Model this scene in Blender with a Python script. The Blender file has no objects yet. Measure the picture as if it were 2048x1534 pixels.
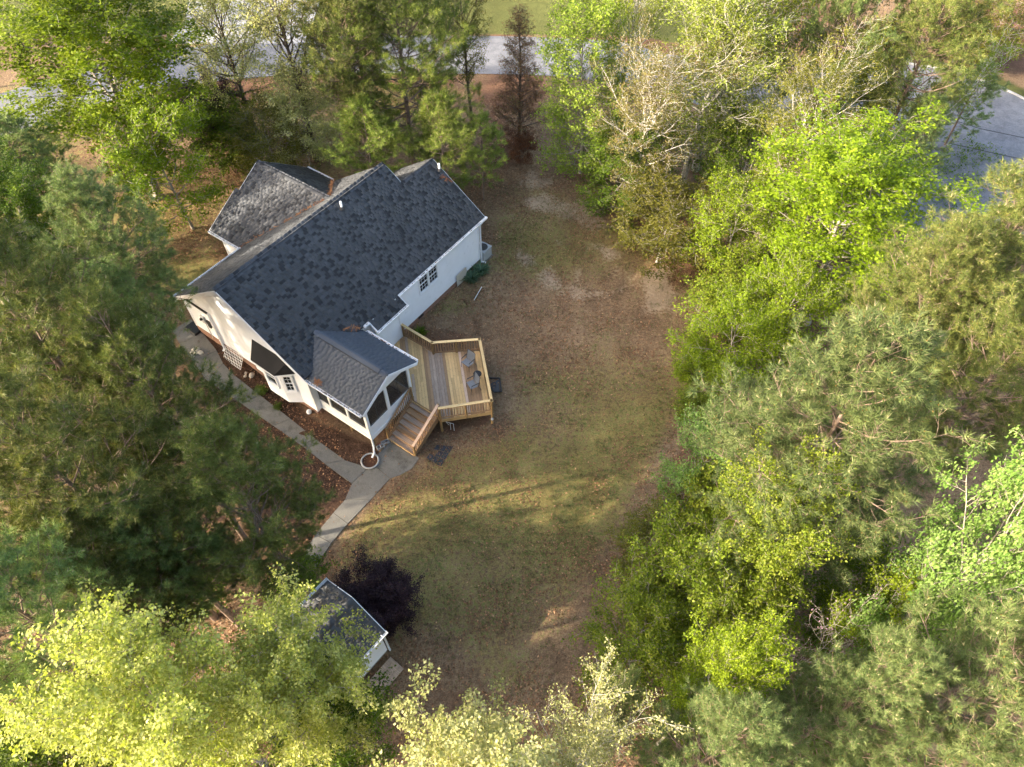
import bpy, math, random
import numpy as np
from mathutils import Vector, Matrix

# ------------------------------------------------------------------ camera, sky, sun, exposure
PITCH, CAM_H, FPX = 52.9, 30.0, 1421.0
YAW = math.radians(35.35)
SUN_AZ, SUN_EL = math.radians(194.0), math.radians(21.0)      # where the sun stands (math angle, elevation)
SUN_STRENGTH, SKY_STRENGTH, EXPOSURE = 2.8, 0.15, 2.45

scene = bpy.context.scene
COL = scene.collection
cam = bpy.data.cameras.new('camera')
cam.sensor_fit = 'HORIZONTAL'; cam.sensor_width = 36.0; cam.lens = FPX / 2048 * 36.0
cam.clip_start = 0.1; cam.clip_end = 3000
camo = bpy.data.objects.new('camera', cam); COL.objects.link(camo)
camo.location = (0, 0, CAM_H); camo.rotation_euler = (math.radians(90 - PITCH), 0, 0)
scene.camera = camo
world = bpy.data.worlds.new('World'); scene.world = world; world.use_nodes = True
wn = world.node_tree.nodes; bg = wn['Background']
sky = wn.new('ShaderNodeTexSky'); sky.sky_type = 'NISHITA'; sky.sun_disc = False
sky.sun_elevation = SUN_EL; sky.sun_rotation = math.radians(90) - SUN_AZ
sky.air_density = 1.0; sky.dust_density = 5.0; sky.ozone_density = 0.5
world.node_tree.links.new(sky.outputs[0], bg.inputs[0]); bg.inputs[1].default_value = SKY_STRENGTH
sun = bpy.data.lights.new('sun', 'SUN'); sun.energy = SUN_STRENGTH; sun.angle = math.radians(0.53); sun.color = (1.0, 0.89, 0.72)
suno = bpy.data.objects.new('sun', sun); COL.objects.link(suno)
sd = Vector((math.cos(SUN_EL) * math.cos(SUN_AZ), math.cos(SUN_EL) * math.sin(SUN_AZ), math.sin(SUN_EL)))
suno.rotation_euler = sd.to_track_quat('Z', 'Y').to_euler(); suno.location = sd * 60
vs = scene.view_settings
vs.view_transform = 'Standard'; vs.look = 'None'; vs.exposure = EXPOSURE; vs.gamma = 1.0; vs.use_curve_mapping = False
scene.render.engine = 'CYCLES'
scene.cycles.use_denoising = True
scene.cycles.max_bounces = 6; scene.cycles.transparent_max_bounces = 6; scene.cycles.diffuse_bounces = 3
scene.cycles.use_adaptive_sampling = True; scene.cycles.adaptive_threshold = 0.02
scene.cycles.sample_clamp_indirect = 6.0

RNG = np.random.default_rng(11)
random.seed(5)

# ------------------------------------------------------------------ ground shape and coordinates
U = np.array([math.sin(YAW), math.cos(YAW)])      # house axis a (along the ridge)
V = np.array([math.cos(YAW), -math.sin(YAW)])     # house axis b (towards the deck)
def sstep(t):
    t = np.clip(t, 0, 1); return t * t * (3 - 2 * t)
def gz(x, y):
    b = np.asarray(x) * V[0] + np.asarray(y) * V[1]
    return 0.6 * sstep((-16.0 - b) / 3.5) + 0.65 * sstep((-21.5 - b) / 4.5)
def wl(a, b): return a * U[0] + b * V[0], a * U[1] + b * V[1]
def gab(a, b): return float(gz(*wl(a, b)))
_cp, _sp = math.cos(math.radians(PITCH)), math.sin(math.radians(PITCH))
def at(px, py, z):
    """surveyed point: where the sight line through a photograph point meets height z"""
    dx, dv = (px - 1024) / FPX, -(py - 767) / FPX
    d = np.array([dx, _cp + dv * _sp, -_sp + dv * _cp])
    t = (z - CAM_H) / d[2]
    return np.array([0, 0, CAM_H]) + d * t
def gp(px, py, dz=0.0):
    z = 0.0
    for _ in range(8):
        p = at(px, py, z + dz); z = float(gz(p[0], p[1]))
    return np.array([p[0], p[1], z + dz])
def depth_at(p): return p[1] * _cp + (CAM_H - p[2]) * _sp

# ------------------------------------------------------------------ mesh helpers
def link(o, parent=None):
    COL.objects.link(o)
    if parent is not None: o.parent = parent
    return o
def fast_mesh(name, verts, faces, rnd=None, smooth=False):
    """verts (N,3), faces (M,k) constant k"""
    verts = np.asarray(verts, np.float32); faces = np.asarray(faces, np.int32)
    me = bpy.data.meshes.new(name)
    me.vertices.add(len(verts)); me.vertices.foreach_set('co', verts.ravel())
    k = faces.shape[1]
    me.loops.add(faces.size); me.loops.foreach_set('vertex_index', faces.ravel())
    me.polygons.add(len(faces))
    me.polygons.foreach_set('loop_start', np.arange(0, faces.size, k, dtype=np.int32))
    me.polygons.foreach_set('loop_total', np.full(len(faces), k, np.int32))
    if smooth: me.polygons.foreach_set('use_smooth', np.ones(len(faces), bool))
    me.update(calc_edges=True)
    if rnd is not None:
        at_ = me.attributes.new('rnd', 'FLOAT', 'POINT'); at_.data.foreach_set('value', np.asarray(rnd, np.float32))
    return me
class MB:
    """collects boxes, beams, prisms and tubes and links them as one mesh object"""
    def __init__(s): s.v = []; s.f = []
    def add(s, vs, fs):
        n = len(s.v); s.v += [tuple(map(float, p)) for p in vs]; s.f += [tuple(i + n for i in f) for f in fs]; return s
    def box(s, lo, hi):
        x0, y0, z0 = lo; x1, y1, z1 = hi
        return s.add([(x0,y0,z0),(x1,y0,z0),(x1,y1,z0),(x0,y1,z0),(x0,y0,z1),(x1,y0,z1),(x1,y1,z1),(x0,y1,z1)],
                     [(0,3,2,1),(4,5,6,7),(0,1,5,4),(1,2,6,5),(2,3,7,6),(3,0,4,7)])
    def beam(s, p, q, w, h, up=(0, 0, 1)):
        p, q = Vector(p), Vector(q); d = (q - p).normalized(); up = Vector(up)
        if abs(d.dot(up)) > 0.98: up = Vector((0, 1, 0)) if abs(d.y) < .9 else Vector((1, 0, 0))
        sd_ = d.cross(up).normalized() * (w / 2); u2 = sd_.cross(d).normalized() * (h / 2)
        return s.add([p-sd_-u2, p+sd_-u2, p+sd_+u2, p-sd_+u2, q-sd_-u2, q+sd_-u2, q+sd_+u2, q-sd_+u2],
                     [(0,1,2,3),(4,7,6,5),(0,4,5,1),(1,5,6,2),(2,6,7,3),(3,7,4,0)])
    def prism(s, pts, ext):
        n = len(pts); e = Vector(ext); P = [Vector(p) for p in pts]
        return s.add(P + [p + e for p in P], [tuple(range(n - 1, -1, -1)), tuple(range(n, 2 * n))] + [(i, (i + 1) % n, n + (i + 1) % n, n + i) for i in range(n)])
    def tube(s, pts, rad, n=6, closed=False):
        P = [Vector(p) for p in pts]; m = len(P); rings = []
        for i, p in enumerate(P):
            if closed: d = P[(i + 1) % m] - P[i - 1]
            else: d = P[min(i + 1, m - 1)] - P[max(i - 1, 0)]
            d.normalize(); up = Vector((0, 0, 1)) if abs(d.z) < .9 else Vector((1, 0, 0))
            x = d.cross(up).normalized(); y = x.cross(d)
            r = rad[i] if hasattr(rad, '__len__') else rad
            rings.append([p + (x * math.cos(2*math.pi*k/n) + y * math.sin(2*math.pi*k/n)) * r for k in range(n)])
        fs = []
        for i in range(m if closed else m - 1):
            j = (i + 1) % m
            for k in range(n): fs.append((i*n+k, i*n+(k+1) % n, j*n+(k+1) % n, j*n+k))
        if not closed: fs += [tuple(range(n - 1, -1, -1)), tuple((m-1)*n + k for k in range(n))]
        return s.add([v for r in rings for v in r], fs)
    def lathe(s, prof, c=(0, 0, 0), n=20):
        vs, fs = [], []
        for r, z in prof:
            for k in range(n): vs.append((c[0] + r*math.cos(2*math.pi*k/n), c[1] + r*math.sin(2*math.pi*k/n), c[2] + z))
        for i in range(len(prof) - 1):
            for k in range(n): fs.append((i*n+k, i*n+(k+1) % n, (i+1)*n+(k+1) % n, (i+1)*n+k))
        return s.add(vs, fs)
    def mesh(s, name, smooth=False):
        me = bpy.data.meshes.new(name); me.from_pydata(s.v, [], s.f); me.update()
        if smooth: me.polygons.foreach_set('use_smooth', np.ones(len(me.polygons), bool))
        return me
    def build(s, name, mat, parent=None, smooth=False, bevel=0):
        me = s.mesh(name, smooth); me.materials.append(mat)
        o = link(bpy.data.objects.new(name, me), parent)
        if bevel:
            b = o.modifiers.new('edge', 'BEVEL'); b.width = bevel; b.segments = 1; b.limit_method = 'ANGLE'
        return o
def tag(o, label=None, cat=None, group=None, kind=None):
    if label: o['label'] = label
    if cat: o['category'] = cat
    if group: o['group'] = group
    if kind: o['kind'] = kind
    return o
def empty(name, loc=(0, 0, 0), rz=0.0, label=None, cat=None, group=None):
    o = bpy.data.objects.new(name, None); COL.objects.link(o); o.location = loc; o.rotation_euler = (0, 0, rz); o.empty_display_size = 0.2
    return tag(o, label, cat, group)
def crossings(poly, ax, t):
    """intervals of the other coordinate where the line coord[ax]=t runs inside the polygon"""
    xs = []; n = len(poly)
    for i in range(n):
        p, q = poly[i], poly[(i + 1) % n]
        if (p[ax] <= t) != (q[ax] <= t):
            k = (t - p[ax]) / (q[ax] - p[ax]); xs.append(p[1-ax] + k * (q[1-ax] - p[1-ax]))
    xs.sort(); return list(zip(xs[::2], xs[1::2]))
def in_poly(x, y, poly):
    x, y = np.asarray(x, float), np.asarray(y, float); r = np.zeros(x.shape, bool); n = len(poly)
    for i in range(n):
        (x0, y0), (x1, y1) = poly[i], poly[(i + 1) % n]
        if y0 == y1: continue
        c = ((y0 <= y) != (y1 <= y)) & (x < (x1 - x0) * (y - y0) / (y1 - y0) + x0)
        r ^= c
    return r
def dist_poly(x, y, poly):
    """signed distance to a polygon, positive inside"""
    x, y = np.asarray(x, float), np.asarray(y, float); d = np.full(x.shape, 1e9); n = len(poly)
    for i in range(n):
        (x0, y0), (x1, y1) = poly[i], poly[(i + 1) % n]; ex, ey = x1 - x0, y1 - y0
        t = np.clip(((x - x0) * ex + (y - y0) * ey) / (ex * ex + ey * ey + 1e-9), 0, 1)
        d = np.minimum(d, np.hypot(x - x0 - t * ex, y - y0 - t * ey))
    return np.where(in_poly(x, y, poly), d, -d)
def vnoise(x, y, s, seed):
    """smooth value noise, numpy"""
    r = np.random.default_rng(seed); T = r.random((64, 64))
    x = np.asarray(x) / s + 100.3; y = np.asarray(y) / s + 100.7
    i, j = np.floor(x).astype(int), np.floor(y).astype(int); fx, fy = x - i, y - j
    fx = fx*fx*(3-2*fx); fy = fy*fy*(3-2*fy)
    g = lambda a, b: T[a % 64, b % 64]
    return (g(i, j)*(1-fx)+g(i+1, j)*fx)*(1-fy) + (g(i, j+1)*(1-fx)+g(i+1, j+1)*fx)*fy

# ------------------------------------------------------------------ materials
def newmat(name):
    m = bpy.data.materials.new(name); m.use_nodes = True
    nt = m.node_tree; return m, nt, nt.nodes['Principled BSDF'], nt.nodes['Material Output']
def nd(nt, t, **kw):
    n = nt.nodes.new(t)
    for k, v in kw.items():
        if k in n.inputs.keys(): n.inputs[k].default_value = v
        else: setattr(n, k, v)
    return n
def mixc(nt, fac, c1, c2, blend='MIX'):
    n = nt.nodes.new('ShaderNodeMix'); n.data_type = 'RGBA'; n.blend_type = blend
    for i, x in ((0, fac), (6, c1), (7, c2)):
        if hasattr(x, 'links'): nt.links.new(x, n.inputs[i])
        elif i == 0: n.inputs[0].default_value = x
        else: n.inputs[i].default_value = (*x, 1) if len(x) == 3 else x
    return n.outputs[2]
def ramp(nt, fac, stops, interp='LINEAR'):
    n = nt.nodes.new('ShaderNodeValToRGB'); cr = n.color_ramp; cr.interpolation = interp
    while len(cr.elements) > 1: cr.elements.remove(cr.elements[0])
    cr.elements[0].position = stops[0][0]; cr.elements[0].color = (*stops[0][1], 1)
    for p, c in stops[1:]:
        e = cr.elements.new(p); e.color = (*c, 1)
    nt.links.new(fac, n.inputs[0]); return n.outputs[0]
def noise(nt, scale, detail=4, rough=.6, coord='Object', vec=None, dist=0.0):
    n = nd(nt, 'ShaderNodeTexNoise', Scale=scale, Detail=detail, Roughness=rough, Distortion=dist)
    if vec is None:
        tc = nt.nodes.get('TC') or nt.nodes.new('ShaderNodeTexCoord'); tc.name = 'TC'; vec = tc.outputs[coord]
    nt.links.new(vec, n.inputs['Vector']); return n.outputs[0]
def math_(nt, op, a, b=None, clamp=False):
    n = nt.nodes.new('ShaderNodeMath'); n.operation = op; n.use_clamp = clamp
    for i, x in ((0, a), (1, b)):
        if x is None: continue
        if hasattr(x, 'links'): nt.links.new(x, n.inputs[i])
        else: n.inputs[i].default_value = x
    return n.outputs[0]
def attr(nt, name):
    n = nt.nodes.new('ShaderNodeAttribute'); n.attribute_name = name; return n.outputs['Fac']
def bump(nt, bsdf, h, strength=.3, dist=.02):
    b = nd(nt, 'ShaderNodeBump', Strength=strength, Distance=dist); nt.links.new(h, b.inputs['Height']); nt.links.new(b.outputs[0], bsdf.inputs['Normal'])
def plain(name, c, rough=.6, var=.15, scale=3.0, metal=0.0, spec=.4, bumpy=0.0, dirt=None, fine=None):
    m, nt, b, o = newmat(name)
    n = noise(nt, scale, 5, .65)
    lo = tuple(x * (1 - var) for x in c); hi = tuple(min(1, x * (1 + var)) for x in c)
    col = ramp(nt, n, [(.3, lo), (.7, hi)])
    if dirt:
        dn = noise(nt, dirt[1], 6, .7); col = mixc(nt, ramp(nt, dn, [(dirt[2], (0, 0, 0)), (dirt[2] + .2, (1, 1, 1))]), col, dirt[0])
    if fine:
        fn = noise(nt, fine[0], 2, .5); col = mixc(nt, fine[1], col, ramp(nt, fn, [(.3, (0, 0, 0)), (.7, (1, 1, 1))]), 'OVERLAY')
    nt.links.new(col, b.inputs['Base Color'])
    b.inputs['Roughness'].default_value = rough; b.inputs['Metallic'].default_value = metal; b.inputs['Specular IOR Level'].default_value = spec
    if bumpy: bump(nt, b, noise(nt, scale * 6, 4, .6), bumpy)
    return m
def leafmat(name, stops, trans=.38, rough=.5, tint=(1.05, 1.15, .40), spec=.16):
    """leaves: colour varies leaf by leaf (rnd) and tree by tree; light passes through"""
    m, nt, b, o = newmat(name)
    r = attr(nt, 'rnd'); c = ramp(nt, r, stops)
    oi = nt.nodes.new('ShaderNodeObjectInfo')
    hs = nd(nt, 'ShaderNodeHueSaturation'); nt.links.new(c, hs.inputs['Color'])
    nt.links.new(math_(nt, 'MULTIPLY_ADD', oi.outputs['Random'], .014), hs.inputs['Hue']); hs.inputs['Hue'].default_value = .5
    hn = [l for l in nt.links if l.to_socket == hs.inputs['Hue']][0].from_node; hn.inputs[2].default_value = .493
    vn = math_(nt, 'MULTIPLY_ADD', oi.outputs['Random'], .3); vn.node.inputs[2].default_value = .85; nt.links.new(vn, hs.inputs['Value'])
    col = hs.outputs[0]
    nt.links.new(col, b.inputs['Base Color']); b.inputs['Roughness'].default_value = rough; b.inputs['Specular IOR Level'].default_value = spec
    t = nd(nt, 'ShaderNodeBsdfTranslucent'); nt.links.new(mixc(nt, 1.0, col, tint, 'MULTIPLY'), t.inputs['Color'])
    mx = nd(nt, 'ShaderNodeMixShader'); mx.inputs[0].default_value = trans
    nt.links.new(b.outputs[0], mx.inputs[1]); nt.links.new(t.outputs[0], mx.inputs[2]); nt.links.new(mx.outputs[0], o.inputs['Surface'])
    return m
def barkmat(name, c1, c2, scale=6):
    m, nt, b, o = newmat(name)
    n = noise(nt, scale, 6, .7); nt.links.new(ramp(nt, n, [(.3, c1), (.7, c2)]), b.inputs['Base Color'])
    b.inputs['Roughness'].default_value = .9; b.inputs['Specular IOR Level'].default_value = .15; bump(nt, b, n, .6, .03); return m
M = {}
M['bark_grey'] = barkmat('bark_grey', (.17, .145, .115), (.40, .36, .30))
M['bark_pale'] = barkmat('bark_pale', (.33, .30, .26), (.62, .58, .51))
M['bark_pine'] = barkmat('bark_pine', (.11, .075, .055), (.30, .22, .17))
M['bark_dark'] = barkmat('bark_dark', (.06, .045, .035), (.17, .13, .10))
M['leaf_lime'] = leafmat('leaf_lime', [(0, (0.0800, 0.1262, 0.0056)), (.5, (0.1625, 0.2272, 0.0102)), (1, (0.2591, 0.3208, 0.0234))], .42)
M['leaf_yellow'] = leafmat('leaf_yellow', [(0, (0.1166, 0.1380, 0.0093)), (.5, (0.2052, 0.2438, 0.0179)), (1, (0.3148, 0.3417, 0.0510))], .40)
M['leaf_pale'] = leafmat('leaf_pale', [(0, (0.1329, 0.1600, 0.0214)), (.5, (0.2125, 0.2628, 0.0383)), (.85, (0.2991, 0.3471, 0.0773)), (1, (0.2789, 0.2541, 0.0818))], .35)
M['leaf_creamgreen'] = leafmat('leaf_creamgreen', [(0, (.22, .22, .07)), (.5, (.34, .34, .13)), (1, (.50, .47, .25))], .38)
M['leaf_butter'] = leafmat('leaf_butter', [(0, (.20, .23, .035)), (.5, (.34, .36, .075)), (1, (.52, .50, .20))], .40)
M['leaf_tawny'] = leafmat('leaf_tawny', [(0, (0.116, 0.077, 0.027)), (.35, (0.157, 0.154, 0.036)), (.7, (0.209, 0.186, 0.060)), (1, (0.244, 0.166, 0.090))], .3)
M['leaf_olive'] = leafmat('leaf_olive', [(0, (0.0687, 0.0754, 0.0099)), (.5, (0.1307, 0.1307, 0.0191)), (1, (0.1927, 0.1784, 0.0382))], .38)
M['leaf_green'] = leafmat('leaf_green', [(0, (0.0414, 0.0751, 0.0082)), (.5, (0.0881, 0.1396, 0.0122)), (1, (0.1750, 0.2287, 0.0224))], .40)
M['leaf_bright'] = leafmat('leaf_bright', [(0, (0.0701, 0.1088, 0.0080)), (.5, (0.1497, 0.2034, 0.0152)), (1, (0.2691, 0.2971, 0.0410))], .42)
M['leaf_spring'] = leafmat('leaf_spring', [(0, (0.1034, 0.1658, 0.0184)), (.5, (0.2343, 0.3121, 0.0358)), (1, (0.3858, 0.4291, 0.0918))], .42)
M['leaf_mint'] = leafmat('leaf_mint', [(0, (0.0690, 0.1391, 0.0264)), (.5, (0.1449, 0.2403, 0.0484)), (1, (0.2737, 0.3703, 0.1199))], .38)
M['leaf_cream'] = leafmat('leaf_cream', [(0, (0.098, 0.133, 0.035)), (.45, (0.210, 0.210, 0.084)), (.75, (0.406, 0.350, 0.252)), (1, (0.504, 0.434, 0.350))], .25, tint=(1, 1, .8))
M['leaf_pink'] = leafmat('leaf_pink', [(0, (.30, .16, .20)), (1, (.62, .42, .48))], .25, tint=(1, .9, .9))
M['leaf_purple'] = leafmat('leaf_purple', [(0, (0.0126, 0.0070, 0.0098)), (.6, (0.0315, 0.0154, 0.0210)), (1, (0.0700, 0.0350, 0.0350))], .15, tint=(1, .6, .6))
M['leaf_rust'] = leafmat('leaf_rust', [(0, (.085, .035, .015)), (.6, (.19, .085, .035)), (1, (.30, .17, .07))], .25, tint=(1, .8, .5))
M['leaf_rustgreen'] = leafmat('leaf_rustgreen', [(0, (.09, .045, .025)), (.5, (.17, .085, .05)), (.8, (.16, .13, .045)), (1, (.20, .20, .06))], .25, tint=(1, .8, .5))
M['iris'] = leafmat('iris_leaf', [(0, (.04, .085, .05)), (1, (.13, .20, .11))], .2)
M['needle'] = leafmat('needle', [(0, (0.0625, 0.0880, 0.0209)), (.6, (0.1337, 0.1641, 0.0386)), (1, (0.2976, 0.2851, 0.0794))], .22, tint=(1, 1.05, .5), spec=.2)
M['needle_grey'] = leafmat('needle_grey', [(0, (0.0542, 0.0884, 0.0272)), (.6, (0.1205, 0.1630, 0.0534)), (1, (0.2430, 0.2759, 0.1026))], .22, tint=(1, 1.05, .6), spec=.2)
M['needle_dark'] = leafmat('needle_dark', [(0, (0.0728, 0.1241, 0.0374)), (.6, (0.1702, 0.2362, 0.0702)), (1, (0.3386, 0.3842, 0.1108))], .2, tint=(1, 1.05, .5), spec=.2)
M['needle_warm'] = leafmat('needle_warm', [(0, (0.0790, 0.1161, 0.0187)), (.6, (0.1707, 0.2226, 0.0363)), (1, (0.3275, 0.3685, 0.0781))], .25, tint=(1, 1.0, .4), spec=.2)
M['candle'] = leafmat('candle', [(0, (0.160, 0.085, 0.025)), (.4, (0.210, 0.130, 0.045)), (.6, (0.275, 0.235, 0.120)), (1, (0.330, 0.290, 0.170))], .1, tint=(1, .9, .6))
M['grass'] = leafmat('grass_blade', [(0, (.05, .075, .016)), (.6, (.10, .12, .03)), (1, (.24, .20, .09))], .3)
M['litter'] = leafmat('dead_leaf', [(0, (0.1026, 0.0500, 0.0246)), (.5, (0.2052, 0.1032, 0.0505)), (.9, (0.3287, 0.1749, 0.0881)), (1, (0.4921, 0.2930, 0.1568))], .12, tint=(1, .8, .6), spec=.2)
M['straw'] = leafmat('pine_straw', [(0, (.20, .075, .03)), (1, (.40, .19, .085))], .1, tint=(1, .8, .6), spec=.2)
M['white'] = plain('white_paint', (.80, .81, .83), .5, .04, 1.5, dirt=((.55, .56, .58), 2.2, .62))
M['white_trim'] = plain('white_trim', (.82, .83, .84), .45, .03)
M['gutter'] = plain('gutter_metal', (.78, .79, .80), .35, .05, spec=.5)
M['black_roof'] = plain('black_metal_roof', (.016, .016, .018), .62, .2, 2, spec=.2)
M['dark_metal'] = plain('dark_metal', (.035, .033, .032), .45, .2, 5)
M['glass'] = plain('window_glass', (.012, .014, .017), .06, .3, 2, spec=.6)
M['screen_frame'] = M['white_trim']
M['galv'] = plain('galvanised_metal', (.42, .43, .44), .45, .1, 4, metal=.3)
M['stone'] = plain('pale_stone', (.42, .36, .29), .9, .25, 6, bumpy=.4)
M['concrete'] = plain('concrete', (.155, .145, .125), .9, .16, .9, dirt=((.075, .07, .05), 1.6, .54), fine=(60, .35), bumpy=.12)
M['pale_concrete'] = plain('pale_concrete', (.30, .295, .29), .9, .1, .6, fine=(40, .2))
M['slate'] = plain('slate', (.026, .032, .042), .7, .25, 5, dirt=((.09, .07, .05), 9, .7), fine=(40, .3))
M['block'] = plain('cinder_block', (.33, .33, .32), .95, .15, 8, fine=(50, .3))
M['clay'] = plain('orange_clay', (.42, .17, .09), .85, .2, 9)
M['panel'] = plain('beige_board', (.50, .46, .38), .8, .1, 2, dirt=((.33, .30, .25), 3, .6))
M['pvc'] = plain('white_plastic', (.85, .85, .84), .35, .03)
M['ac'] = plain('condenser_grey', (.42, .43, .42), .55, .1, 5)
M['sling'] = plain('grey_sling', (.20, .205, .21), .8, .1, 30, fine=(200, .2))
M['black'] = plain('black_plastic', (.012, .012, .013), .5, .2, 8)
M['wire'] = plain('white_wire', (.75, .74, .72), .5, .05)

# lapped siding gets only grime from its material; brick shows courses too small to build
def brickmat():
    m, nt, b, o = newmat('brick'); tc = nt.nodes.new('ShaderNodeTexCoord')
    sep = nt.nodes.new('ShaderNodeSeparateXYZ'); nt.links.new(tc.outputs['Object'], sep.inputs[0])
    comb = nt.nodes.new('ShaderNodeCombineXYZ'); nt.links.new(math_(nt, 'ADD', sep.outputs[0], sep.outputs[1]), comb.inputs[0]); nt.links.new(sep.outputs[2], comb.inputs[1])
    bt = nd(nt, 'ShaderNodeTexBrick', Scale=1.0); bt.inputs['Brick Width'].default_value = .21; bt.inputs['Row Height'].default_value = .075; bt.inputs['Mortar Size'].default_value = .008
    bt.inputs['Color1'].default_value = (.22, .085, .05, 1); bt.inputs['Color2'].default_value = (.33, .14, .085, 1); bt.inputs['Mortar'].default_value = (.33, .27, .22, 1)
    nt.links.new(comb.outputs[0], bt.inputs['Vector']); n = noise(nt, 3, 5, .7)
    nt.links.new(mixc(nt, math_(nt, 'MULTIPLY', n, .55), bt.outputs[0], (.16, .10, .07)), b.inputs['Base Color']); b.inputs['Roughness'].default_value = .9
    bump(nt, b, bt.outputs['Fac'], -.4, .01); return m
M['brick'] = brickmat()
def shinglemat(name, stops, gran=.5):
    m, nt, b, o = newmat(name); r = attr(nt, 'rnd'); c = ramp(nt, r, stops)
    big = noise(nt, .55, 4, .6); c = mixc(nt, .25, c, ramp(nt, big, [(.3, (.25, .25, .25)), (.7, (.75, .75, .75))]), 'OVERLAY')
    nt.links.new(c, b.inputs['Base Color']); b.inputs['Roughness'].default_value = .85; b.inputs['Specular IOR Level'].default_value = .3
    return m
M['shingle'] = shinglemat('shingle', [(0, (.030, .032, .036)), (.30, (.041, .043, .048)), (.34, (.062, .065, .071)), (.7, (.075, .078, .085)), (1, (.088, .092, .099))])
M['shingle_porch'] = shinglemat('shingle_porch', [(0, (.064, .075, .093)), (1, (.086, .098, .120))], .35)
M['shingle_shed'] = shinglemat('shingle_shed', [(0, (.072, .076, .084)), (1, (.10, .102, .108))], .3)
def woodmat(name, c, var=.22, grey=0.0):
    m, nt, b, o = newmat(name); tc = nt.nodes.new('ShaderNodeTexCoord'); mp = nd(nt, 'ShaderNodeMapping'); mp.inputs['Scale'].default_value = (1.2, 28, 28)
    nt.links.new(tc.outputs['Object'], mp.inputs[0]); n = noise(nt, 1.5, 6, .65, vec=mp.outputs[0])
    oi = nt.nodes.new('ShaderNodeObjectInfo'); v = math_(nt, 'MULTIPLY_ADD', oi.outputs['Random'], .4); v.node.inputs[2].default_value = .8
    col = ramp(nt, n, [(.25, tuple(x*(1-var*1.6) for x in c)), (.75, tuple(x*(1+var) for x in c))])
    hs = nd(nt, 'ShaderNodeHueSaturation'); nt.links.new(col, hs.inputs['Color']); nt.links.new(v, hs.inputs['Value'])
    sp = noise(nt, 5, 5, .7); col = mixc(nt, ramp(nt, sp, [(.55, (0, 0, 0)), (.8, (.6, .6, .6))]), hs.outputs[0], (.12, .09, .06))
    nt.links.new(col, b.inputs['Base Color']); b.inputs['Roughness'].default_value = .8; b.inputs['Specular IOR Level'].default_value = .25; return m
M['wood_new'] = woodmat('wood_new', (.62, .405, .18))
M['wood_rail'] = woodmat('wood_rail', (.68, .485, .235))
M['wood_brown'] = woodmat('wood_brown', (.36, .22, .115))
M['wood_grey'] = woodmat('wood_grey', (.40, .295, .215), .35)
M['wood_pink'] = woodmat('wood_pink', (.55, .39, .28))
M['wood_post'] = woodmat('wood_post', (.30, .19, .085))
def screenmat():
    m, nt, b, o = newmat('insect_screen'); b.inputs['Base Color'].default_value = (.03, .031, .033, 1); b.inputs['Roughness'].default_value = .6
    t = nd(nt, 'ShaderNodeBsdfTransparent'); mx = nd(nt, 'ShaderNodeMixShader'); mx.inputs[0].default_value = .5
    nt.links.new(t.outputs[0], mx.inputs[1]); nt.links.new(b.outputs[0], mx.inputs[2]); nt.links.new(mx.outputs[0], o.inputs['Surface']); return m
M['screen'] = screenmat()
def asphalt(name, c, lo, hi):
    m, nt, b, o = newmat(name); n = noise(nt, .35, 5, .65); f = noise(nt, 14, 4, .7)
    w_ = noise(nt, 1.6, 6, .75, dist=1.2); col = ramp(nt, n, [(.3, lo), (.7, hi)]); col = mixc(nt, .45, col, ramp(nt, w_, [(.35, (.25, .25, .25)), (.6, (.7, .7, .7))]), 'OVERLAY'); col = mixc(nt, .4, col, ramp(nt, f, [(.3, (.2, .2, .2)), (.7, (.8, .8, .8))]), 'OVERLAY')
    nt.links.new(col, b.inputs['Base Color']); b.inputs['Roughness'].default_value = .85; bump(nt, b, f, .2, .01); return m
M['asphalt'] = asphalt('asphalt', None, (.115, .115, .125), (.165, .165, .175))
M['tar'] = plain('tar_joint', (.03, .03, .032), .6)
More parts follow.
